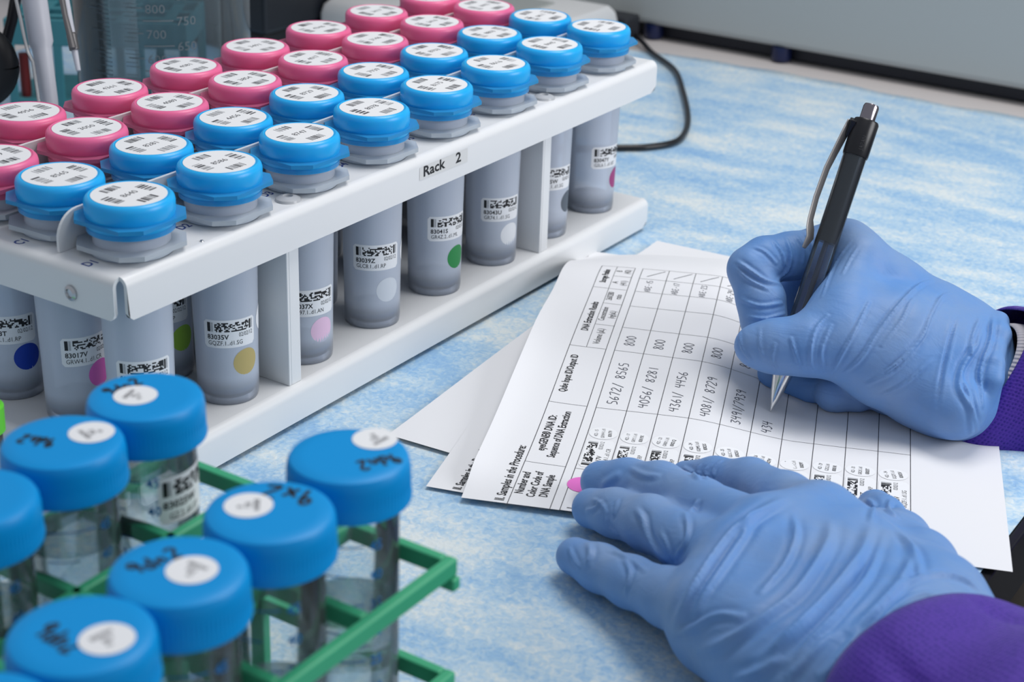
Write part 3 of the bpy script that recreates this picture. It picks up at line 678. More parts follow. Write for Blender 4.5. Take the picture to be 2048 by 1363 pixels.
BIG = [  # x, y, liquid level, sticker pixel, writing (start px, end px, text, height mm), label
    (-117.5, -123.4, 96, (271, 790), ((218, 790), (290, 764), '9dn2', 4.6), 'blue screw-capped clear tube against the white rack, barcode label on its side'),
    (-151.6, -125.4, 88, (183, 864), ((118, 878), (45, 868), '9dn2', 5.0), 'blue screw-capped clear tube left of the one with the barcode label'),
    (-187.5, -130.5, 84, None, None, 'blue screw-capped clear tube cut by the left edge of the photo'),
    (-111.1, -193.9, 70, (750, 877), ((792, 906), (706, 925), '9dn2', 5.2), 'blue screw-capped clear tube at the right corner of the green rack'),
    (-147.4, -196.7, 62, (497, 1010), ((640, 984), (530, 968), '9x2', 7.4), 'blue screw-capped clear tube whose lid is marked 9x2 in bold black'),
    (-182.0, -197.7, 76, (384, 1139), ((272, 1150), (372, 1108), '9dn2', 5.4), 'blue screw-capped clear tube between the 9x2 tube and the lowest full lid'),
    (-214.7, -198.8, 72, (214, 1277), ((62, 1265), (140, 1310), '9dn2', 6.0), 'blue screw-capped clear tube with the largest full lid, lower left'),
    (-249.0, -203.5, 70, None, None, 'blue screw-capped clear tube, only a sliver of lid in the bottom left corner')]
gl = random.Random(3)
for n_, (x, y, lv, stk, wr, lab) in enumerate(BIG):
    t = thing('centrifuge_tube', lab, 'tube', (x, y, 0), 'large screw-capped tubes in the green rack')
    inst('tube_body', tubeme, t); cp = inst('screw_cap', screwme, t)
    lp = [(0.4, 1.0), (12.6, 14.2), (13.3, 17), (13.5, 30), (13.65, lv), (0.3, lv)]
    MB().lathe(lp, 48).build('liquid', M_LIQC, t, smooth=True)
    g = MB(); az = math.degrees(math.atan2(CAM[1] - y, CAM[0] - x)) + (-24, 16, 8, 4, -4, 12, 8, 8)[n_]
    gA = math.radians(az); gfn = lambda p, q: (14.4 * math.cos(gA + p / 14.4), 14.4 * math.sin(gA + p / 14.4), q)
    for k in range(9):
        z0 = 22 + k * 9.3
        rects(g, [(-11, z0, (-2 if k % 2 else 3), z0 + .45)], gfn, 0, 1.01); text(g, str((k + 1) * 5), 4.6, z0 - 1.6, 4.4, gfn, 1, .9, 0, 0)
    if n_ == 0: text(g, 'ml', -8, 70, 6, gfn, 1, .9, 0, 0)
    g.build('graduations', M_GRAD, t)
    if n_ == 0: big_label(89.5, az + 80, gl).build('barcode_label', [M_LABEL, M_INK, M_GREYINK], t, smooth=True)
    if stk:
        p = at(stk[0], stk[1], 118.1) - np.array([x, y, 0]); m = MB(); q = 32
        m.add([(p[0] + 6.4 * math.cos(2 * math.pi * k / q), p[1] + 6.4 * math.sin(2 * math.pi * k / q), 118.17) for k in range(q)], [tuple(range(q))], 0)
        for k in range(3):
            rr_ = gl.uniform(-.5, .5)
            text(m, ('8302' + str(k + 3) + 'W', '02.2', 'd1')[k], p[0], p[1] + 1.4 - k * 2.2, 2.1, lambda a, b: ((a - p[0]) * math.cos(rr_ + n_) - (b - p[1]) * math.sin(rr_ + n_) + p[0], (a - p[0]) * math.sin(rr_ + n_) + (b - p[1]) * math.cos(rr_ + n_) + p[1], 118.22), 1, .8, .5, 1)
        m.build('lid_sticker', [M_LABEL, CODEG], cp)
    if wr:
        a = at(wr[0][0], wr[0][1], 118.1)[:2]; b = at(wr[1][0], wr[1][1], 118.1)[:2]; ux = (b - a) / np.linalg.norm(b - a)
        uy = np.array([-ux[1], ux[0]])
        L_ = np.linalg.norm(b - a); hh = wr[3]; m = MB(); n = len(wr[2])
        hand(m, wr[2], 0, 0, hh, 1.0 if n_ != 4 else 1.25, lambda p, q: (a[0] + ux[0] * p + uy[0] * q - x, a[1] + ux[1] * p + uy[1] * q - y, 118.16), 0, L_ / n / hh / .95, gl)
        m.build('marker_writing', M_INK, cp)['label'] = 'black marker writing on the lid'
p = at(-34, 812, 56)
vt = thing('small_vial', 'small vial with bright green lid at the left edge, beside the white rack', 'vial', (p[0], p[1], 0))
MB().lathe([(5, 0), (6, 2), (6, 48)], 24).build('vial_body', M_CLEAR, vt, smooth=True)
MB().lathe([(7.2, 46), (7.4, 56), (6.6, 57), (.3, 57)], 28, cap0=False).build('vial_cap', pmat('lime_cap', (0.12, 0.6, 0.03, 1), .4), vt, smooth=True)
# ------------------------------------------------------------------ background apparatus
M_INSTR = pmat('instrument_grey', (0.40, 0.43, 0.43, 1), 0.5, bump=(400, 0.05, 0.0004))
ins = thing('lab_instrument', 'large grey benchtop instrument cut by the top right edge, raised on feet over a dark shaded gap', 'instrument', (900, -150, 0))
att(MB().box((785, -700, 12), (1150, 300, 330)).build('housing', M_INSTR, bevel=5, seg=3), ins)
att(MB().box((800, -690, 0), (1140, 290, 14)).build('base', pmat('under_gap_shade', (0.015, 0.018, 0.028, 1), .5), bevel=1), ins)  # near-black box stands in for the shade in the gap under the housing
for y in (-420, -190, 84, 200):
    att(MB().lathe([(7, 0), (8, 2), (8, 12)], 20, (793, y, 0)).build('foot', pmat('blue_black_foot', (0.005, 0.012, 0.06, 1), .3), smooth=True), ins)
dv = thing('white_device', 'low white device with rounded top edges behind the far end of the white rack', 'device', (670, 300, 0))
d_ = MB(); prof = [(0, 0), (0, 24), (2, 31), (7, 36), (16, 38)]
v = []; 
for k, (a, z) in enumerate(prof):
    x0, x1, y0, y1 = 602 + a, 738 - a, 203 + a * .6, 400 - a
    v += [(x0, y0, z), (x1, y0, z), (x1, y1, z), (x0, y1, z)]
f = [(4 * k + i, 4 * k + (i + 1) % 4, 4 * k + 4 + (i + 1) % 4, 4 * k + 4 + i) for k in range(len(prof) - 1) for i in range(4)] + [(3, 2, 1, 0), tuple(4 * (len(prof) - 1) + i for i in range(4))]
d_.add(v, f); att(d_.build('housing', pmat('device_white', (0.66, 0.66, 0.66, 1), .4), smooth=True, bevel=3, seg=3), dv)
att(MB().box((640, 240, 36), (700, 360, 39.5)).build('lid_pad', pmat('device_pad', (0.35, 0.37, 0.36, 1), .5), bevel=1), dv)
bk = thing('black_instrument', 'black boxy instrument behind the pink-capped tubes, right of the graduated beaker', 'instrument', (600, 480, 0))
att(MB().box((540, 404, 0), (640, 640, 17)).build('base', pmat('matte_black', (0.004, 0.005, 0.007, 1), .5), bevel=2), bk)
att(MB().box((538, 401, 17), (642, 640, 150)).build('housing', pmat('satin_black', (0.010, 0.012, 0.017, 1), .35), bevel=3), bk)
ad = MB().box((752, 204, 0), (776, 236, 22)).build('power_adapter', pmat('adapter_black', (0.02, 0.022, 0.028, 1), .5), bevel=2)
tag(ad, 'small black adapter block on the bench beside the grey instrument', 'adapter')
cp_ = [(770, 205, 6), (757, 190, 4), (740, 172, 2.2), (705, 133, 2.0), (650, 96, 2.0), (600, 66, 2.0), (566, 50, 2.0), (540, 44, 2.0), (520, 52, 2.0), (506, 66, 2), (470, 110, 2), (450, 160, 2)]
cs = smooth_line(cp_, 6)
cb = MB().tube(cs, 2.1, 10).build('power_cable', M_BLACKP, smooth=True); tag(cb, 'black cable looping on the blue pad behind the white rack', 'cable')
# graduated beaker
bx, by = 283.0, 257.0
bkr = thing('graduated_beaker', 'large clear plastic beaker with white volume marks behind the pink-capped tubes', 'beaker', (bx, by, 0))
M_BEAK = clear('beaker_plastic', (0.80, 0.86, 0.88, 1), 0.90, .08)
MB().lathe([(0.5, 3), (44, 3), (49, 6), (50.5, 12), (52.5, 190), (54, 194)], 72, cap1=False).build('beaker_wall', M_BEAK, bkr, smooth=True)
MB().lathe([(0.5, 4.8), (43.5, 4.8), (47.5, 7), (49.0, 12), (51.0, 190)], 72, cap1=False).build('inner_wall', M_BEAK, bkr, smooth=True)
M_WPR = pmat('faded_white_print', (0.20, 0.23, 0.25, 1), .6); M_DPR = pmat('dark_print', (0.10, 0.14, 0.17, 1), .6)
g = MB(); az0 = math.atan2(CAM[1] - by, CAM[0] - bx)
def bf(x, z): r = 50.8 + z / 90.0 + .3; return (r * math.cos(az0 + x / 52), r * math.sin(az0 + x / 52), z)
for k in range(9):
    z = 66 + k * 7.2; val = 450 + 50 * k; x0 = -20 if k % 2 else -11
    rects(g, [(x0, z, x0 + (9 if k % 2 else 17), z + .7)], bf, 0, 1.01); text(g, str(val), x0 + (10.5 if k % 2 else 18.5), z - 2.6, 7.2, bf, 0, 1.05, 0, 0)
    for q in range(1, 3): rects(g, [(-22, z + q * 2.4, -15 + (q % 2) * 2, z + q * 2.4 + .35)], bf, 0, 1.01)
g.build('volume_marks', M_WPR, bkr)
g = MB()
for k in range(30):
    z = 64 + k * 2.5; L_ = 14 if k % 5 == 0 else (8 if k % 2 else 5)
    rects(g, [(-31 - L_, z, -31, z + .5)], bf, 0, 1.01)
g.build('scale_ticks', M_DPR, bkr)
rects(m_ := MB(), [(-31, 10, -14, 150)], bf, 0, 1.01); m_.build('clear_strip', clear('beaker_strip', (0.8, 0.9, 0.93, 1), .75, .2), bkr)
# teal rack behind
M_TEAL = pmat('teal_plastic', (0.05, 0.22, 0.26, 1), 0.45)
tc_ = at_depth(215, 60, 1175); tx = np.array([0.5478, -0.836, 0]); tx /= np.linalg.norm(tx); ty = np.array([-tx[1], tx[0], 0])
tr_ = thing('teal_rack', 'teal open-sided plastic rack behind the beaker and pipettes', 'rack', (tc_[0], tc_[1], 0))
def tp(a, b, z): return tuple(tx * a + ty * b + np.array([0, 0, z]))
def tbox(name, a0, a1, b0, b1, z0, z1):
    m = MB(); v = [tp(a, b, z) for z in (z0, z1) for a, b in ((a0, b0), (a1, b0), (a1, b1), (a0, b1))]
    m.add(v, [(3, 2, 1, 0), (4, 5, 6, 7), (0, 1, 5, 4), (1, 2, 6, 5), (2, 3, 7, 6), (3, 0, 4, 7)]); m.build(name, M_TEAL, tr_, bevel=.8)
for b in (-35, 33):
    tbox('side_rail', -62, 62, b, b + 3, 44, 62)
    for a in (-62, -30, -3, 26, 56): tbox('post', a, a + 6, b + .1, b + 2.9, 0, 44.5)
tbox('end_rail', -62, -59, -32, 33, 44, 62); tbox('end_rail', 59, 62, -32, 33, 44, 62)
m = MB()
tbox('floor_plate', -61, 61, -34, 34, 4, 6)
for a in (-45, -15, 15, 45):
    tbox('shelf_strip', a - 4, a + 4, -32, 33, 58, 60)
for b in (-12, 10): tbox('shelf_strip', -59, 59, b - 3, b + 3, 58.2, 60.2)
rv = MB().lathe([(3, 6), (3.6, 10), (3.6, 36)], 20, tuple(at_depth(52, 170, 1165)[:2]) + (0,)).build('red_lidded_tube', pmat('red_plastic', (0.16, 0.012, 0.01, 1), .4), smooth=True)
tag(rv, 'small red object glimpsed inside the teal rack, behind the white pipette', 'tube')
# pipettes hanging from a stand
def line_pts(p0, p1, d0, d1, n=2): a = at_depth(*p0, d0); b = at_depth(*p1, d1); return [a + (b - a) * k / (n - 1) for k in range(n)]
pip = thing('pipette', 'white laboratory pipette with a steel ejector strip, hanging left of the beaker', 'pipette', tuple(at_depth(95, 200, 900)))
a, b = line_pts((60, -60), (106, 245), 900, 900)
d_ = (b - a) / np.linalg.norm(b - a); Ln = np.linalg.norm(b - a)
def along(prof, mat_, name, par, a_=None, dd=None, seg=28):
    a_ = a if a_ is None else a_; dd = d_ if dd is None else dd
    m = MB().tube([a_ + dd * t for t, r in prof], [r for t, r in prof], seg); return att(m.build(name, mat_, smooth=True), par)
k_ = Ln / 308.0
M_PIPW = pmat('pipette_white', (0.55, 0.56, 0.62, 1), .4)
along([(-60 * k_, 8.5), (0, 6.9), (60 * k_, 6.7), (146 * k_, 6.5), (158 * k_, 5.2), (170 * k_, 5.1), (230 * k_, 4.6), (262 * k_, 4.4), (330 * k_, 3.2)], M_PIPW, 'shaft', pip)
sp = [at_depth(*q, 893) for q in ((26, -60), (33, 2), (42, 40), (50, 80), (56, 104), (66, 124), (73, 170), (80, 215))]
att(MB().tube(sp, 1.0, 8).build('ejector_strip', M_STEEL, smooth=True), pip)
pip2 = thing('pipette', 'second pipette, only its steel ejector and small white tip cone showing against the beaker', 'pipette', tuple(at_depth(157, 142, 880)))
a2, b2 = line_pts((118, -60), (157, 142), 880, 880); d2 = (b2 - a2) / np.linalg.norm(b2 - a2); L2 = np.linalg.norm(b2 - a2)
along([(-20, 3.2), (0, 2.6), (L2 * .78, 1.9), (L2 * .8, 1.7), (L2 * .995, 1.25), (L2, 1.0)], M_PIPW, 'tip_cone', pip2, a2, d2, 20)
sp = [at_depth(*q, 876) for q in ((112, -60), (125, 4), (130, 30), (138, 62), (146, 96))]
M_DST = pmat('dull_steel', (0.20, 0.19, 0.19, 1), 0.35, 0.8)
att(MB().tube(sp, [1.6, 1.6, 1.5, 1.7, 1.9], 10).build('ejector', M_DST, smooth=True), pip2)
along([(L2 * .60, 1.2), (L2 * .64, 2.7), (L2 * .79, 2.6), (L2 * .80, 1.4)], M_DST, 'collar', pip2, a2, d2, 20)
st = thing('pipette_stand', 'black pipette stand with curved arm at the far left edge', 'stand', tuple(at_depth(-30, 150, 960)[:2]) + (0,))
q0 = at_depth(-40, 200, 960); q0[2] = 0
base_c = q0.copy()
att(MB().lathe([(45, -0.2), (46, 4), (40, 9), (9, 12)], 40, tuple(base_c)).build('base', M_BLACKP, smooth=True), st)
att(MB().tube([base_c + np.array([0, 0, 8]), base_c + np.array([0, 0, 236])], 6, 20).build('post', M_BLACKP, smooth=True), st)
topc = base_c + np.array([0, 0, 232.0]); hub1 = a - d_ * 45 * k_; hub2 = a2 - d2 * 14
for hb in (hub1, hub2):
    att(MB().bar(topc, hb, 9, 7).build('arm', M_BLACKP, bevel=1), st)
att(MB().tube([at_depth(34, -20, 940), at_depth(24, 40, 945), at_depth(8, 100, 950), at_depth(-10, 180, 955)], 3.2, 12).build('brace', M_BLACKP, smooth=True), st)
wh = MB(); wc = at_depth(-52, 130, 905)
def ring(m, c, ax, R_, r_, n=48, s_=16):
    ax = ax / np.linalg.norm(ax); e1 = np.cross(ax, [0, 0, 1.0]); e1 /= np.linalg.norm(e1); e2 = np.cross(ax, e1)
    pts = [c + R_ * (math.cos(2 * math.pi * k / n) * e1 + math.sin(2 * math.pi * k / n) * e2) for k in range(n + 1)]
    m.tube(pts, r_, s_, caps=False)
ring(wh, np.array([wc[0], wc[1], max(wc[2], 30)]), ROT[2] * np.array([1, 1, 0]), 17, 7.0)
wh.tube([np.array([wc[0], wc[1], max(wc[2], 30)]) - ROT[2] * np.array([1, 1, 0]) * 3, np.array([wc[0], wc[1], max(wc[2], 30)]) + ROT[2] * np.array([1, 1, 0]) * 3], 16, 32)
w_ = wh.build('rubber_wheel', pmat('rubber_black', (0.006, 0.006, 0.008, 1), .6), smooth=True); att(w_, st)
# ------------------------------------------------------------------ gloved hands: implicit surface, one continuous mesh each
class Field:
    def __init__(s, lo, hi, h):
        s.h = h; s.lo = np.array(lo, float); s.n = np.ceil((np.array(hi) - s.lo) / h).astype(int) + 1
        s.F = np.full(s.n, 40.0, np.float32)
    def cone(s, a, b, ra, rb, k=5.0):
        a = np.array(a, float); b = np.array(b, float); m = max(ra, rb) + k + 3
        i0 = np.maximum(0, np.floor((np.minimum(a, b) - m - s.lo) / s.h).astype(int)); i1 = np.minimum(s.n, np.ceil((np.maximum(a, b) + m - s.lo) / s.h).astype(int) + 1)
        if (i1 <= i0).any(): return
        X = [(s.lo[q] + s.h * np.arange(i0[q], i1[q])).astype(np.float32) for q in range(3)]
        dx = X[0][:, None, None] - a[0]; dy = X[1][None, :, None] - a[1]; dz = X[2][None, None, :] - a[2]
        ab = b - a; L2 = max(ab @ ab, 1e-6); t = np.clip((dx * ab[0] + dy * ab[1] + dz * ab[2]) / L2, 0, 1)
        d = np.sqrt((dx - t * ab[0]) ** 2 + (dy - t * ab[1]) ** 2 + (dz - t * ab[2]) ** 2) - (ra + (rb - ra) * t)
        sl = tuple(slice(i0[q], i1[q]) for q in range(3)); f = s.F[sl]
        hh = np.maximum(k - np.abs(f - d), 0) / k; s.F[sl] = np.minimum(f, d) - hh * hh * k * .25
    def chain(s, pts, k=5.0):
        for p, q in zip(pts, pts[1:]): s.cone(p[0], q[0], p[1], q[1], k)
    def mesh(s):
        F = s.F; S_ = F < 0
        c = [S_[i:S_.shape[0] - 1 + i, j:S_.shape[1] - 1 + j, k:S_.shape[2] - 1 + k] for i in (0, 1) for j in (0, 1) for k in (0, 1)]
        an = c[0].copy(); al = c[0].copy()
        for q in c[1:]: an |= q; al &= q
        I = np.argwhere(an & ~al); idm = -np.ones(an.shape, np.int64); idm[tuple(I.T)] = np.arange(len(I))
        acc = np.zeros((len(I), 3)); cnt = np.zeros(len(I))
        cor = [(i, j, k) for i in (0, 1) for j in (0, 1) for k in (0, 1)]
        val = {q: F[I[:, 0] + q[0], I[:, 1] + q[1], I[:, 2] + q[2]].astype(float) for q in cor}
        for q in cor:
            for ax in range(3):
                if q[ax] == 0:
                    r = list(q); r[ax] = 1; r = tuple(r); a, b = val[q], val[r]; m = (a < 0) != (b < 0)
                    t = np.where(m, a / np.where(m, a - b, 1), 0); P = np.tile(np.array(q, float), (len(I), 1)); P[:, ax] += t
                    acc[m] += P[m]; cnt[m] += 1
        V = s.lo + s.h * (I + acc / cnt[:, None]); Q = []
        for ax in range(3):
            sl0 = [slice(1, -1)] * 3; a = [slice(1, S_.shape[q] - 1) for q in range(3)]; b = list(a); a[ax] = slice(0, S_.shape[ax] - 1); b[ax] = slice(1, S_.shape[ax])
            A0 = S_[tuple(a)]; B0 = S_[tuple(b)]; E = np.argwhere(A0 != B0); off = np.array([1, 1, 1]); off[ax] = 0; E = E + off
            u, v = (ax + 1) % 3, (ax + 2) % 3; eu = np.zeros(3, int); eu[u] = 1; ev = np.zeros(3, int); ev[v] = 1
            q = [idm[tuple((E - d).T)] for d in (eu * 0, eu, eu + ev, ev)]
            ins_ = S_[tuple(E.T)]
            for fl, sel in ((0, ins_), (1, ~ins_)):
                z = np.stack([w[sel] for w in q], 1); Q.append(z if not fl else z[:, ::-1])
        Q = np.concatenate(Q); Q = Q[(Q >= 0).all(1)]
        return V, Q

def vnormals(V, Q):
    n = np.cross(V[Q[:, 2]] - V[Q[:, 0]], V[Q[:, 3]] - V[Q[:, 1]]); N = np.zeros_like(V)
    for k in range(4): np.add.at(N, Q[:, k], n)
    return N / (np.linalg.norm(N, axis=1)[:, None] + 1e-12)
def relax(V, Q, it, lam=.5):
    e = np.concatenate([Q[:, [0, 1]], Q[:, [1, 2]], Q[:, [2, 3]], Q[:, [3, 0]]])
    for k in range(it):
        s_ = np.zeros_like(V); c = np.zeros(len(V)); np.add.at(s_, e[:, 0], V[e[:, 1]]); np.add.at(c, e[:, 0], 1); V = V + (s_ / np.maximum(c, 1)[:, None] - V) * (lam if k % 2 == 0 else -lam * .9)
    return V
def folds(V, Q, lines_):
    """raise thin ridges and hollows of the glove along drawn creases"""
    bvh = BVHTree.FromPolygons(V.tolist(), Q.tolist()); N = vnormals(V, Q); D = np.zeros(len(V))
    for amp, w, pts in lines_:
        w *= .70; amp *= 1.3; pp = smooth_line(pts, 8); P3 = []
        for p in pp:
            d = ROT.T @ np.array([(p[0] - W / 2) / FPX, (p[1] - H / 2) / FPX, 1.0]); h = bvh.ray_cast(Vector(CAM), Vector(d / np.linalg.norm(d)))
            P3.append(np.array(h[0]) if h[0] is not None else None)
        dense = []
        for i, (a, b) in enumerate(zip(P3, P3[1:])):
            if a is None or b is None or np.linalg.norm(a - b) > 12: continue
            n = max(1, int(np.linalg.norm(a - b) / .7)); f0 = i / len(P3)
            for q in range(n): t = (i + q / n) / len(P3); dense.append(np.append(a + (b - a) * q / n, min(1, 4.5 * t, 4.5 * (1 - t))))
        if not dense: continue
        dense = np.array(dense); lo = dense[:, :3].min(0) - 4 * w; hi = dense[:, :3].max(0) + 4 * w
        idx = np.where(((V > lo) & (V < hi)).all(1))[0]
        for c0 in range(0, len(idx), 4000):
            ii = idx[c0:c0 + 4000]; dd = np.linalg.norm(V[ii][:, None, :] - dense[None, :, :3], axis=2); m = dd.argmin(1); d = dd[np.arange(len(ii)), m]; e = dense[m, 3]
            D[ii] += amp * e * (np.exp(-(d / w) ** 2) - .42 * np.exp(-((d - 1.9 * w) / w) ** 2))
    return V + N * D[:, None]
def rest_on_form(V):
    uu = (V - PA) @ PU; vv_ = (V - PA) @ PV
    for i in np.where((V[:, 2] < 22) & (uu > 0) & (uu < 277) & (vv_ > 0) & (vv_ < 215))[0]:
        V[i, 2] = max(V[i, 2], curl(uu[i], vv_[i]) + 1.0)
    return V
def glove_mesh(name, V, Q, mat_, parent):
    me = bpy.data.meshes.new(name); me.vertices.add(len(V)); me.vertices.foreach_set('co', (V * MM).ravel())
    me.loops.add(Q.size); me.loops.foreach_set('vertex_index', Q.ravel()); me.polygons.add(len(Q)); me.polygons.foreach_set('loop_start', np.arange(0, Q.size, 4)); me.polygons.foreach_set('loop_total', np.full(len(Q), 4))
    me.update(calc_edges=True); me.validate(); me.polygons.foreach_set('use_smooth', [True] * len(me.polygons)); me.materials.append(mat_)
    o = bpy.data.objects.new(name, me); COL.objects.link(o); return att(o, parent)
def glove_material():
    m = pmat('nitrile_glove', (0.13, 0.32, 0.72, 1), 0.48, sss=0.12, sss_scale=0.003, spec=0.35); nt = m.node_tree; b = nt.nodes['Principled BSDF']; N = nt.nodes.new; L = nt.links.new
    tc = N('ShaderNodeTexCoord'); n = N('ShaderNodeTexNoise'); n.inputs['Scale'].default_value = 28; n.inputs['Detail'].default_value = 3; L(tc.outputs['Object'], n.inputs['Vector'])
    r = N('ShaderNodeValToRGB'); e = r.color_ramp.elements; e[0].position = .35; e[0].color = S('6391cd'); e[1].position = .68; e[1].color = S('7b99c4'); L(n.outputs['Fac'], r.inputs[0]); L(r.outputs[0], b.inputs['Base Color'])
    n2 = N('ShaderNodeTexNoise'); n2.inputs['Scale'].default_value = 900; n2.inputs['Detail'].default_value = 2; L(tc.outputs['Object'], n2.inputs['Vector'])
    mp = N('ShaderNodeMapping'); mp.inputs['Scale'].default_value = (1, .35, 1); mp.inputs['Rotation'].default_value = (0, 0, .6); L(tc.outputs['Object'], mp.inputs[0])
    n3 = N('ShaderNodeTexNoise'); n3.inputs['Scale'].default_value = 110; n3.inputs['Detail'].default_value = 3; n3.inputs['Distortion'].default_value = 1.2; L(mp.outputs[0], n3.inputs['Vector'])
    bp = N('ShaderNodeBump'); bp.inputs['Strength'].default_value = .25; bp.inputs['Distance'].default_value = .0002; L(n2.outputs['Fac'], bp.inputs['Height'])
    b2 = N('ShaderNodeBump'); b2.inputs['Strength'].default_value = .35; b2.inputs['Distance'].default_value = .0012; L(n3.outputs['Fac'], b2.inputs['Height']); L(bp.outputs[0], b2.inputs['Normal']); L(b2.outputs[0], b.inputs['Normal'])
    return m
M_GLOVE = glove_material()
def gown_material():
    m = pmat('purple_gown', (0.075, 0.025, 0.30, 1), 0.65, sheen=0.12, spec=0.25); nt = m.node_tree; b = nt.nodes['Principled BSDF']; N = nt.nodes.new; L = nt.links.new
    tc = N('ShaderNodeTexCoord'); w = N('ShaderNodeTexVoronoi'); w.inputs['Scale'].default_value = 640; w.inputs['Randomness'].default_value = .3; L(tc.outputs['UV'], w.inputs['Vector'])
    rp = N('ShaderNodeValToRGB'); e = rp.color_ramp.elements; e[0].position = .18; e[0].color = S('311f82'); e[1].position = .42; e[1].color = S('4c2f9b'); L(w.outputs['Distance'], rp.inputs[0]); L(rp.outputs[0], b.inputs['Base Color'])
    bp = N('ShaderNodeBump'); bp.inputs['Strength'].default_value = .5; bp.inputs['Distance'].default_value = .0006; L(w.outputs['Distance'], bp.inputs['Height']); L(bp.outputs[0], b.inputs['Normal'])
    return m
M_GOWN = gown_material()
person = thing('person', 'person in purple gown and blue gloves, writing, left hand flat on the form', 'person', (100, -300, 0))
P_ = lambda x, y, z, r: (at(x, y, z), r)
D_ = lambda x, y, d, r: (at_depth(x, y, d), r)
# ---- left hand, palm down on the form
F1 = Field((-75, -345, -1), (168, -135, 78), 0.8)
F1.chain([P_(1150, 1112, 8.2, 7.2), P_(1200, 1135, 10.5, 8.4), P_(1262, 1163, 13, 9.0), P_(1340, 1195, 19, 10.2), P_(1425, 1222, 24, 13.5)], 4)
F1.chain([P_(1184, 1016, 9.2, 8.0), P_(1232, 1025, 13.5, 9.0), P_(1300, 1046, 21, 10.2), P_(1375, 1085, 25, 10.6), P_(1480, 1130, 30, 13.5)], 4)
F1.chain([P_(1203, 963, 9.5, 8.6), P_(1255, 965, 14, 9.2), P_(1320, 975, 20, 9.8), P_(1400, 1012, 25, 10.4), P_(1530, 1075, 33, 13.0)], 4)
F1.chain([P_(1372, 952, 7.5, 6.5), P_(1430, 953, 13, 7.6), P_(1500, 965, 19, 9.4), P_(1570, 1000, 26, 10.5), P_(1640, 1040, 31, 12.5)], 4)
F1.chain([P_(1750, 1016, 8.6, 7.6), P_(1765, 1036, 10.8, 8.2), P_(1800, 1080, 15, 10.5), P_(1838, 1132, 23, 12.8), P_(1880, 1190, 30, 14)], 5)
KN = [P_(1640, 1045, 31, 12.5), P_(1540, 1080, 33, 13.5), P_(1480, 1135, 30, 14), P_(1425, 1225, 25, 14)]
WR = [P_(1878, 1212, 33, 15), P_(1815, 1255, 35, 16), P_(1740, 1300, 33, 17), P_(1650, 1355, 28, 18)]
for a, b in zip(KN, WR): F1.cone(a[0], b[0], a[1], b[1], 9)
for a, b in zip(KN, KN[1:]): F1.cone(a[0], b[0], a[1] - 1.5, b[1] - 1.5, 8)
for i in range(3):
    F1.cone((KN[i][0] + KN[i + 1][0]) / 2, (WR[i][0] + WR[i + 1][0]) / 2, 13.5, 16, 8)
lo_ = np.array([0, 0, -12.0])
for a, b in zip(KN, WR): F1.cone(a[0] + lo_, b[0] + lo_ * 1.0, 11, 14, 8)          # palm side
F1.chain([P_(1500, 1290, 24, 15.5), P_(1560, 1350, 24, 17)], 9)
F1.chain([P_(1755, 1075, 22, 11), P_(1700, 1110, 30, 13)], 9)
ax1 = np.array([-.42, -.905, .03]); ax1 /= np.linalg.norm(ax1); wc1 = sum(w[0] for w in WR) / 4
for w in WR: F1.cone(w[0], w[0] * .6 + wc1 * .4 + ax1 * 45, w[1] * .92, 13, 9)
V, Q = F1.mesh(); V = relax(V, Q, 6)
c7 = lambda *pts: [(1050 + x / 2.052, 850 + y / 2.052) for x, y in pts]
c4 = lambda *pts: [(1100 + x / 4.096, 860 + y / 4.096) for x, y in pts]
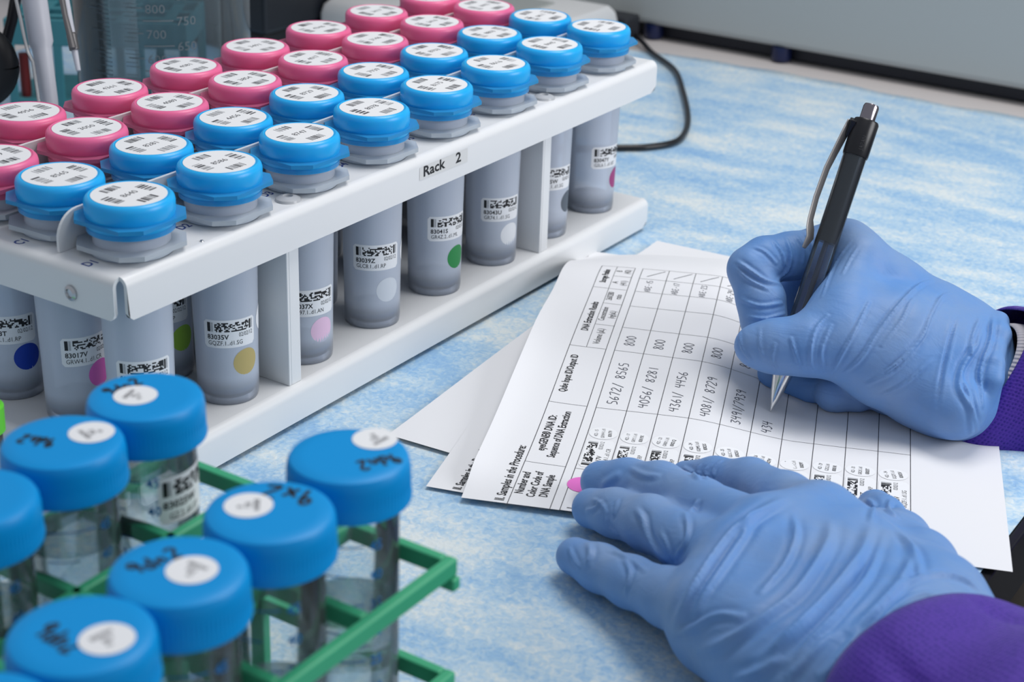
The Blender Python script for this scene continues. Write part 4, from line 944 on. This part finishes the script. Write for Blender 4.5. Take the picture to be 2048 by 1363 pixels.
LF = [(1.7, 2.6, c7((1080, 290), (960, 360), (860, 430), (760, 560), (680, 690), (600, 850))),
      (1.2, 2.0, c7((940, 360), (900, 440), (820, 560), (740, 680), (690, 780))),
      (1.6, 2.6, c7((1255, 380), (1235, 500), (1120, 680), (980, 790), (840, 880), (700, 930))),
      (1.0, 1.6, c7((1100, 360), (1110, 460), (1060, 580), (960, 690))),
      (1.9, 2.8, c7((1430, 385), (1385, 520), (1330, 600), (1250, 700), (1150, 800), (1050, 890), (940, 990))),
      (1.2, 1.8, c7((1480, 420), (1430, 560), (1385, 650), (1280, 770), (1170, 880), (1080, 1000))),
      (1.2, 2.0, c7((1590, 480), (1570, 590), (1500, 680), (1440, 750), (1330, 850))),
      (1.0, 1.8, c7((1530, 430), (1600, 520), (1620, 620))),
      (1.1, 1.6, c7((1480, 730), (1560, 645), (1700, 612), (1800, 630), (1870, 680))),
      (0.8, 1.5, c7((1430, 900), (1480, 780), (1600, 700), (1740, 690))),
      (1.0, 1.8, c7((600, 862), (690, 830), (790, 780), (900, 785))),
      (1.2, 2.2, c7((1060, 940), (980, 1000), (860, 1045))),
      (1.0, 1.8, c7((1260, 840), (1150, 960), (1080, 1040))), (1.0, 1.8, c7((1400, 820), (1280, 960), (1210, 1040))),
      (1.2, 1.5, c4((690, 630), (760, 720), (800, 850), (870, 970), (950, 1075))), (1.0, 1.3, c4((1100, 650), (1130, 800), (1110, 920), (1020, 1050))),
      (0.8, 1.2, c4((900, 820), (960, 940), (1000, 1060))), (0.7, 1.3, c4((560, 560), (520, 700))), (0.6, 1.2, c4((430, 560), (360, 640), (290, 660))),
      (0.7, 1.2, c4((460, 680), (480, 780), (560, 860))), (0.6, 1.1, c4((330, 560), (420, 600), (470, 690))),
      (0.9, 1.3, c4((1080, 300), (1150, 340), (1230, 400))), (0.7, 1.0, c4((1240, 270), (1210, 330), (1230, 380))), (0.7, 1.0, c4((1300, 290), (1270, 340), (1290, 400))), (0.7, 1.1, c4((1420, 240), (1350, 300), (1330, 400))),
      (0.5, 2.2, c4((400, 470), (560, 360))), (0.6, 1.6, c4((640, 300), (760, 360), (900, 380))), (1.0, 1.6, c4((1220, 560), (1180, 640), (1150, 660))),
      (0.9, 1.6, c4((310, 910), (330, 1010), (300, 1100))), (0.7, 1.2, c4((150, 950), (190, 1040), (240, 1130))), (0.8, 1.3, c7((400, 530), (430, 600), (410, 700))), (0.7, 1.3, c7((330, 510), (420, 540), (500, 600))),
      (0.9, 1.5, c7((1395, 300), (1430, 330), (1420, 400))), (1.0, 1.4, c7((1500, 300), (1495, 350), (1530, 380)))]
V = folds(V, Q, LF); V[:, 2] = np.maximum(V[:, 2], 1.1); V = rest_on_form(V)
V = relax(V, Q, 2, .3)
gl1 = glove_mesh('glove', V, Q, M_GLOVE, person); gl1['label'] = 'blue glove on the left hand, palm down'
# ---- right hand holding the pen
F2 = Field((150, -330, -1), (330, -125, 108), 0.8)
F2.chain([D_(1545, 690, 764, 8.6), D_(1528, 640, 766, 10.2), D_(1522, 600, 768, 10.8), D_(1501, 538, 771, 10.2)], 3)       # index
F2.chain([D_(1501, 538, 771, 10.2), D_(1530, 520, 774, 10.6), D_(1580, 512, 777, 10.8), D_(1640, 505, 780, 11.8), D_(1690, 500, 780, 12.8)], 3)
F2.chain([D_(1509, 691, 749, 9.0), D_(1535, 692, 748, 11.0), D_(1570, 692, 746, 12.0), D_(1620, 690, 744, 13.4), D_(1690, 690, 744, 16), D_(1770, 725, 745, 18.5)], 4)  # thumb
F2.chain([D_(1722, 518, 768, 11.5), D_(1698, 600, 758, 12), D_(1660, 655, 749, 12.5)], 8)     # web
F2.chain([D_(1690, 500, 780, 12.8), D_(1779, 585, 774, 16), D_(1872, 648, 766, 17.5), D_(1925, 678, 762, 17.5)], 8)
F2.chain([D_(1700, 640, 752, 17), D_(1790, 680, 752, 22), D_(1890, 735, 754, 25)], 9)
F2.chain([D_(1770, 728, 745, 18), D_(1850, 762, 746, 18.5), D_(1905, 788, 746, 18.5)], 8)
F2.chain([D_(1760, 640, 778, 18), D_(1850, 740, 772, 19)], 9)
F2.chain([D_(1552, 745, 781, 7.6), D_(1590, 758, 780, 8.4), D_(1626, 771, 774, 8.8)], 3)   # middle finger
F2.chain([D_(1552, 745, 781, 7.6), D_(1590, 690, 786, 9), D_(1710, 570, 792, 12)], 4)
F2.chain([D_(1572, 690, 790, 9.5), D_(1582, 590, 800, 11), D_(1640, 560, 800, 12), D_(1710, 570, 794, 13)], 4)
F2.chain([P_(1668, 785, 9.3, 8.0), P_(1715, 787, 9.2, 8.4)], 3)   # ring finger
F2.chain([P_(1668, 785, 9.3, 8.0), D_(1655, 720, 792, 9), D_(1760, 620, 794, 13)], 4)
F2.chain([P_(1775, 790, 9.5, 7.8), P_(1820, 792, 11, 9)], 3)   # little finger
F2.chain([P_(1775, 790, 9.5, 7.8), D_(1730, 740, 790, 9), D_(1810, 680, 788, 14)], 5)
F2.chain([P_(1840, 790, 15, 12), P_(1910, 815, 19, 14)], 8)
F2.chain([D_(1925, 678, 762, 17.5), D_(1945, 690, 761, 17.5)], 6)
F2.chain([D_(1905, 788, 746, 18.5), D_(1925, 800, 748, 18)], 6)
F2.chain([D_(1890, 735, 754, 25), D_(1915, 745, 754, 25)], 6)
for q in range(9):                                                                     # rolled and bunched glove end
    t = q / 8; t2 = (q + 1) / 8
    f_ = lambda t: (2001 - 58 * t + 10 * math.sin(3.1 * t), 640 + 236 * t)
    a = f_(t); b = f_(t2); F2.cone(at_depth(*a, 752 - 24 * math.sin(math.pi * t)), at_depth(*b, 752 - 24 * math.sin(math.pi * t2)), 3.6 + 1.2 * math.sin(q * 2.1), 3.6 + 1.2 * math.sin((q + 1) * 2.1), 4)
V, Q = F2.mesh(); V = relax(V, Q, 5)
c6 = lambda *pts: [(1350 + x / 1.947, 200 + y / 1.947) for x, y in pts]
RF = [(0.9, 1.1, c6((1010, 700), (950, 722), (870, 800), (790, 905), (720, 1010), (625, 1085))), (0.8, 1.0, c6((1085, 750), (1040, 765), (1000, 830), (960, 920), (860, 1030), (760, 1090))),
      (0.8, 1.0, c6((600, 1085), (640, 1010), (700, 900), (760, 780))), (0.8, 1.0, c6((545, 1070), (528, 1000), (545, 900), (600, 830))), (0.7, 1.0, c6((500, 1060), (470, 990), (450, 920))),
      (0.7, 1.0, c6((590, 1080), (570, 980), (610, 870))), (0.6, 0.9, c6((400, 1060), (380, 1010), (390, 940))), (0.6, 1.0, c6((690, 540), (640, 610), (600, 690), (570, 770))), (0.5, .9, c6((720, 560), (680, 620), (650, 680))),
      (0.7, 1.1, c6((960, 950), (860, 1050), (740, 1110))), (0.6, 1.0, c6((1010, 1000), (900, 1100), (800, 1150))), (0.6, 1.1, c6((930, 760), (880, 860), (800, 960))), (0.5, 1.0, c6((1000, 880), (920, 980), (820, 1060))),
      (1.0, 1.2, c6((230, 620), (290, 660), (350, 700), (410, 715))), (0.8, 1.1, c6((235, 650), (290, 700), (370, 740))), (0.8, 1.1, c6((430, 530), (452, 600), (440, 660), (400, 700))), (0.7, 1.0, c6((380, 540), (420, 600), (430, 650))),
      (0.7, 1.0, c6((500, 510), (530, 560), (540, 600))), (0.7, 1.0, c6((470, 520), (500, 580), (500, 640))), (0.7, 1.1, c6((245, 770), (330, 800), (420, 790))), (0.6, 1.0, c6((270, 840), (350, 850), (430, 830))), (0.6, 1.0, c6((300, 570), (350, 590), (400, 640))),
      (-0.8, 1.2, c6((1100, 830), (1070, 930), (1040, 1060), (1020, 1200))), (1.2, 1.6, c6((1200, 860), (1170, 960), (1120, 1040), (1110, 1120), (1150, 1200), (1160, 1310))), (1.0, 1.2, c6((1240, 830), (1230, 930), (1190, 1060), (1200, 1200))), (0.9, 1.2, c6((1190, 840), (1160, 920), (1150, 1000))),
      (0.8, 1.2, c6((1110, 1060), (1150, 1160), (1180, 1290))), (0.6, 1.0, c6((250, 890), (260, 960), (300, 1020))), (0.5, 1.0, c6((330, 880), (330, 950), (350, 1010)))]
V = folds(V, Q, RF); V[:, 2] = np.maximum(V[:, 2], 1.1); V = rest_on_form(V)
V = relax(V, Q, 2, .25)
gl2 = glove_mesh('glove', V, Q, M_GLOVE, person); gl2['label'] = 'blue glove on the right hand, gripping the pen'
# ---- sleeves and knitted cuff
def sleeve(name, c0, ax, wx, hz, length, mat_, seed, flare=1.0, amp=1.0, n=96, m=110, roll=0.0, tilt=0.0):
    ax = np.array(ax, float); ax /= np.linalg.norm(ax); e1 = np.cross(ax, [0, 0, 1.0]); e1 /= np.linalg.norm(e1); e2 = np.cross(e1, ax)
    e1, e2 = e1 * math.cos(roll) + e2 * math.sin(roll), e2 * math.cos(roll) - e1 * math.sin(roll)
    rn = random.Random(seed); ph = [(rn.uniform(0, 6.3), rn.choice((2, 3, 4, 5)), rn.uniform(.03, .10), rn.uniform(0, 6.3)) for _ in range(9)]
    V = []
    for j in range(m + 1):
        s_ = length * j / m
        for i in range(n):
            th = 2 * math.pi * i / n
            w = sum(math.sin(k * th + p + q * s_ + 1.2 * math.sin(s_ * .04 + r)) for p, k, q, r in ph) / 5.5
            g = (1 + (flare - 1) * min(1, s_ / 120)); rr = 1 + .16 * amp * w * min(1, .25 + s_ / 40) - .10 * math.exp(-s_ / 4) - .035 * amp * math.exp(-((th - 1.9 - .004 * s_) / .10) ** 2) * min(1, s_ / 15) - .03 * amp * math.exp(-((th - 1.0 + .006 * s_) / .08) ** 2) * min(1, s_ / 25)
            pt_ = np.array(c0) + ax * (s_ - tilt * math.sin(th)) + (e1 * wx * math.cos(th) + e2 * hz * math.sin(th)) * g * rr
            V.append(pt_)
    mb = MB(); mb.add(V, [(j * n + i, (j + 1) * n + i, (j + 1) * n + (i + 1) % n, j * n + (i + 1) % n) for j in range(m) for i in range(n)])
    o = mb.build(name, mat_, smooth=True, sharp=180); me = o.data
    uv = me.uv_layers.new(name='UVMap'); per = 2 * math.pi * (wx + hz) / 2
    for poly in me.polygons:
        fi = poly.index; j, i = divmod(fi, n)
        quad = ((j, i), (j + 1, i), (j + 1, i + 1), (j, i + 1))
        for li, (a, b) in zip(poly.loop_indices, quad): uv.data[li].uv = (b / n * per * MM, a / m * length * MM)
    so_ = o.modifiers.new('thick', 'SOLIDIFY'); so_.thickness = .0006; so_.offset = 0
    return att(o, person)
s1 = sleeve('sleeve', (12, -322, 31), ax1, 45, 26, 300, M_GOWN, 4, 1.25, 2.0)
ax2 = at_depth(2300, 850, 770) - at_depth(2000, 745, 755); ax2 /= np.linalg.norm(ax2)
kc = at_depth(1955, 748, 757)
def knit():
    m = pmat('knit_cuff', (0.55, 0.53, 0.58, 1), .8, sheen=.3); nt = m.node_tree; b = nt.nodes['Principled BSDF']; N = nt.nodes.new; L = nt.links.new
    tc = N('ShaderNodeTexCoord'); w = N('ShaderNodeTexWave'); w.inputs['Scale'].default_value = 150; w.bands_direction = 'X'; L(tc.outputs['UV'], w.inputs['Vector'])
    bp = N('ShaderNodeBump'); bp.inputs['Strength'].default_value = .6; bp.inputs['Distance'].default_value = .0006; L(w.outputs['Fac'], bp.inputs['Height']); L(bp.outputs[0], b.inputs['Normal'])
    return m
s3 = sleeve('knit_cuff', kc, ax2, 24, 28.5, 60, knit(), 9, 1.08, .15, 96, 30, 0, -5)
s2 = sleeve('sleeve', at_depth(1928, 766, 762), ax2, 34, 46, 300, M_GOWN, 12, 1.2, 1.3, tilt=-9)
# ------------------------------------------------------------------ pen
tip = at(1541, 822, 2.0); topp = np.array([276, -187.7, 128.6]); pd = (topp - tip); pd /= np.linalg.norm(pd)
for _ in range(4): uvp = tip - PA; tip = at(1541, 822, curl(uvp @ PU, uvp @ PV) + .9)
pd = topp - tip; pd /= np.linalg.norm(pd)
pen = thing('pen', 'black retractable ballpoint pen with clear grip and steel clip, held in the right glove', 'pen', tuple(tip))
def pen_part(prof, mat_, name, seg=32, par=None, rib_=None):
    e1 = np.cross(pd, [0, 0, 1.0]); e1 /= np.linalg.norm(e1); e2 = np.cross(e1, pd); v = []; f = []
    for k, (t, r) in enumerate(prof):
        for i in range(seg):
            a = 2 * math.pi * i / seg; rr = r * (rib_(i) if rib_ else 1); v.append(tip + pd * t + rr * (math.cos(a) * e1 + math.sin(a) * e2))
    for k in range(len(prof) - 1):
        for i in range(seg): f.append((k * seg + i, (k + 1) * seg + i, (k + 1) * seg + (i + 1) % seg, k * seg + (i + 1) % seg))
    f.append(tuple(range(seg))); f.append(tuple(reversed([(len(prof) - 1) * seg + i for i in range(seg)])))
    m = MB().add(v, f); return att(m.build(name, mat_, smooth=True, sharp=40), pen)
M_CHROME = pmat('chrome', (0.72, 0.72, 0.72, 1), 0.15, 1.0)
pen_part([(0, .3), (.6, .5), (3.0, 1.15), (3.4, 1.3), (6, 2.1), (14, 3.9), (19, 4.8), (20, 4.9)], M_CHROME, 'metal_tip')
M_PCL = clear('pen_clear', (0.70, 0.80, 0.90, 1), .96, .08)
pen_part([(20, 4.9), (30, 5.1), (60, 5.2), (85, 5.2), (127, 5.3)], M_PCL, 'clear_barrel', 48, None, lambda i: 1 + .025 * (i % 4 == 0))
pen_part([(16, 1.2), (80, 1.2)], pmat('refill', (0.02, 0.03, 0.07, 1), .3), 'ink_refill', 16)
pen_part([(80, 4.3), (84, 4.5), (126, 4.6)], pmat('pen_inner_black', (0.006, 0.007, 0.016, 1), .25), 'inner_sleeve')
pen_part([(121, 5.7), (122, 5.9), (137, 5.9), (138, 5.4)], M_BLACKP, 'top_collar')
pen_part([(137, 3.6), (144.5, 3.6), (145.5, 3.2)], pmat('dark_chrome', (0.30, 0.27, 0.30, 1), .18, 1.0), 'push_button')
# clip: flat steel strip on the left side of the pen
left = -ROT[0]; left = left - pd * (left @ pd); left /= np.linalg.norm(left); nrm = np.cross(pd, left) * .72 + left * .7
def clip():
    m = MB(); prof = [(136, 6.2, 2.6), (130, 7.2, 2.6), (120, 8.8, 2.2), (112, 10.0, 2.0), (98, 10.4, 1.9), (88, 9.8, 1.9), (84, 8.6, 3.0), (80, 7.4, 2.6), (74.5, 8.6, 1.2)]
    v = []
    for t, off, w in prof:
        for sgn, th in ((-1, 0), (1, 0), (1, .7), (-1, .7)): v.append(tip + pd * t + left * (off + th) + nrm * w * sgn)
    n = len(prof); f = [(4 * k + i, 4 * k + (i + 1) % 4, 4 * k + 4 + (i + 1) % 4, 4 * k + 4 + i) for k in range(n - 1) for i in range(4)] + [(3, 2, 1, 0), tuple(4 * (n - 1) + i for i in range(4))]
    m.add(v, f); return att(m.build('clip', pmat('clip_steel', (0.42, 0.40, 0.39, 1), .5, .7), smooth=True, bevel=.25), pen)
clip()
m = MB(); m.bar(tip + pd * 133 + left * 4.5, tip + pd * 133 + left * 7.4, 4.5, 8); att(m.build('clip_mount', M_BLACKP, bevel=.5), pen)
jt = MB(); toc = -ROT[2]; toc = toc - pd * (toc @ pd); toc /= np.linalg.norm(toc); sd = np.cross(pd, toc)
text(jt, 'JAPAN', 123.5, -1.2, 2.6, lambda x, y: tuple(tip + pd * x + (toc * math.cos(y / 6) - sd * math.sin(y / 6)) * 6.0), 0, .9, 0, 0)
att(jt.build('lettering', pmat('embossed_grey', (0.03, 0.03, 0.035, 1), .4)), pen)
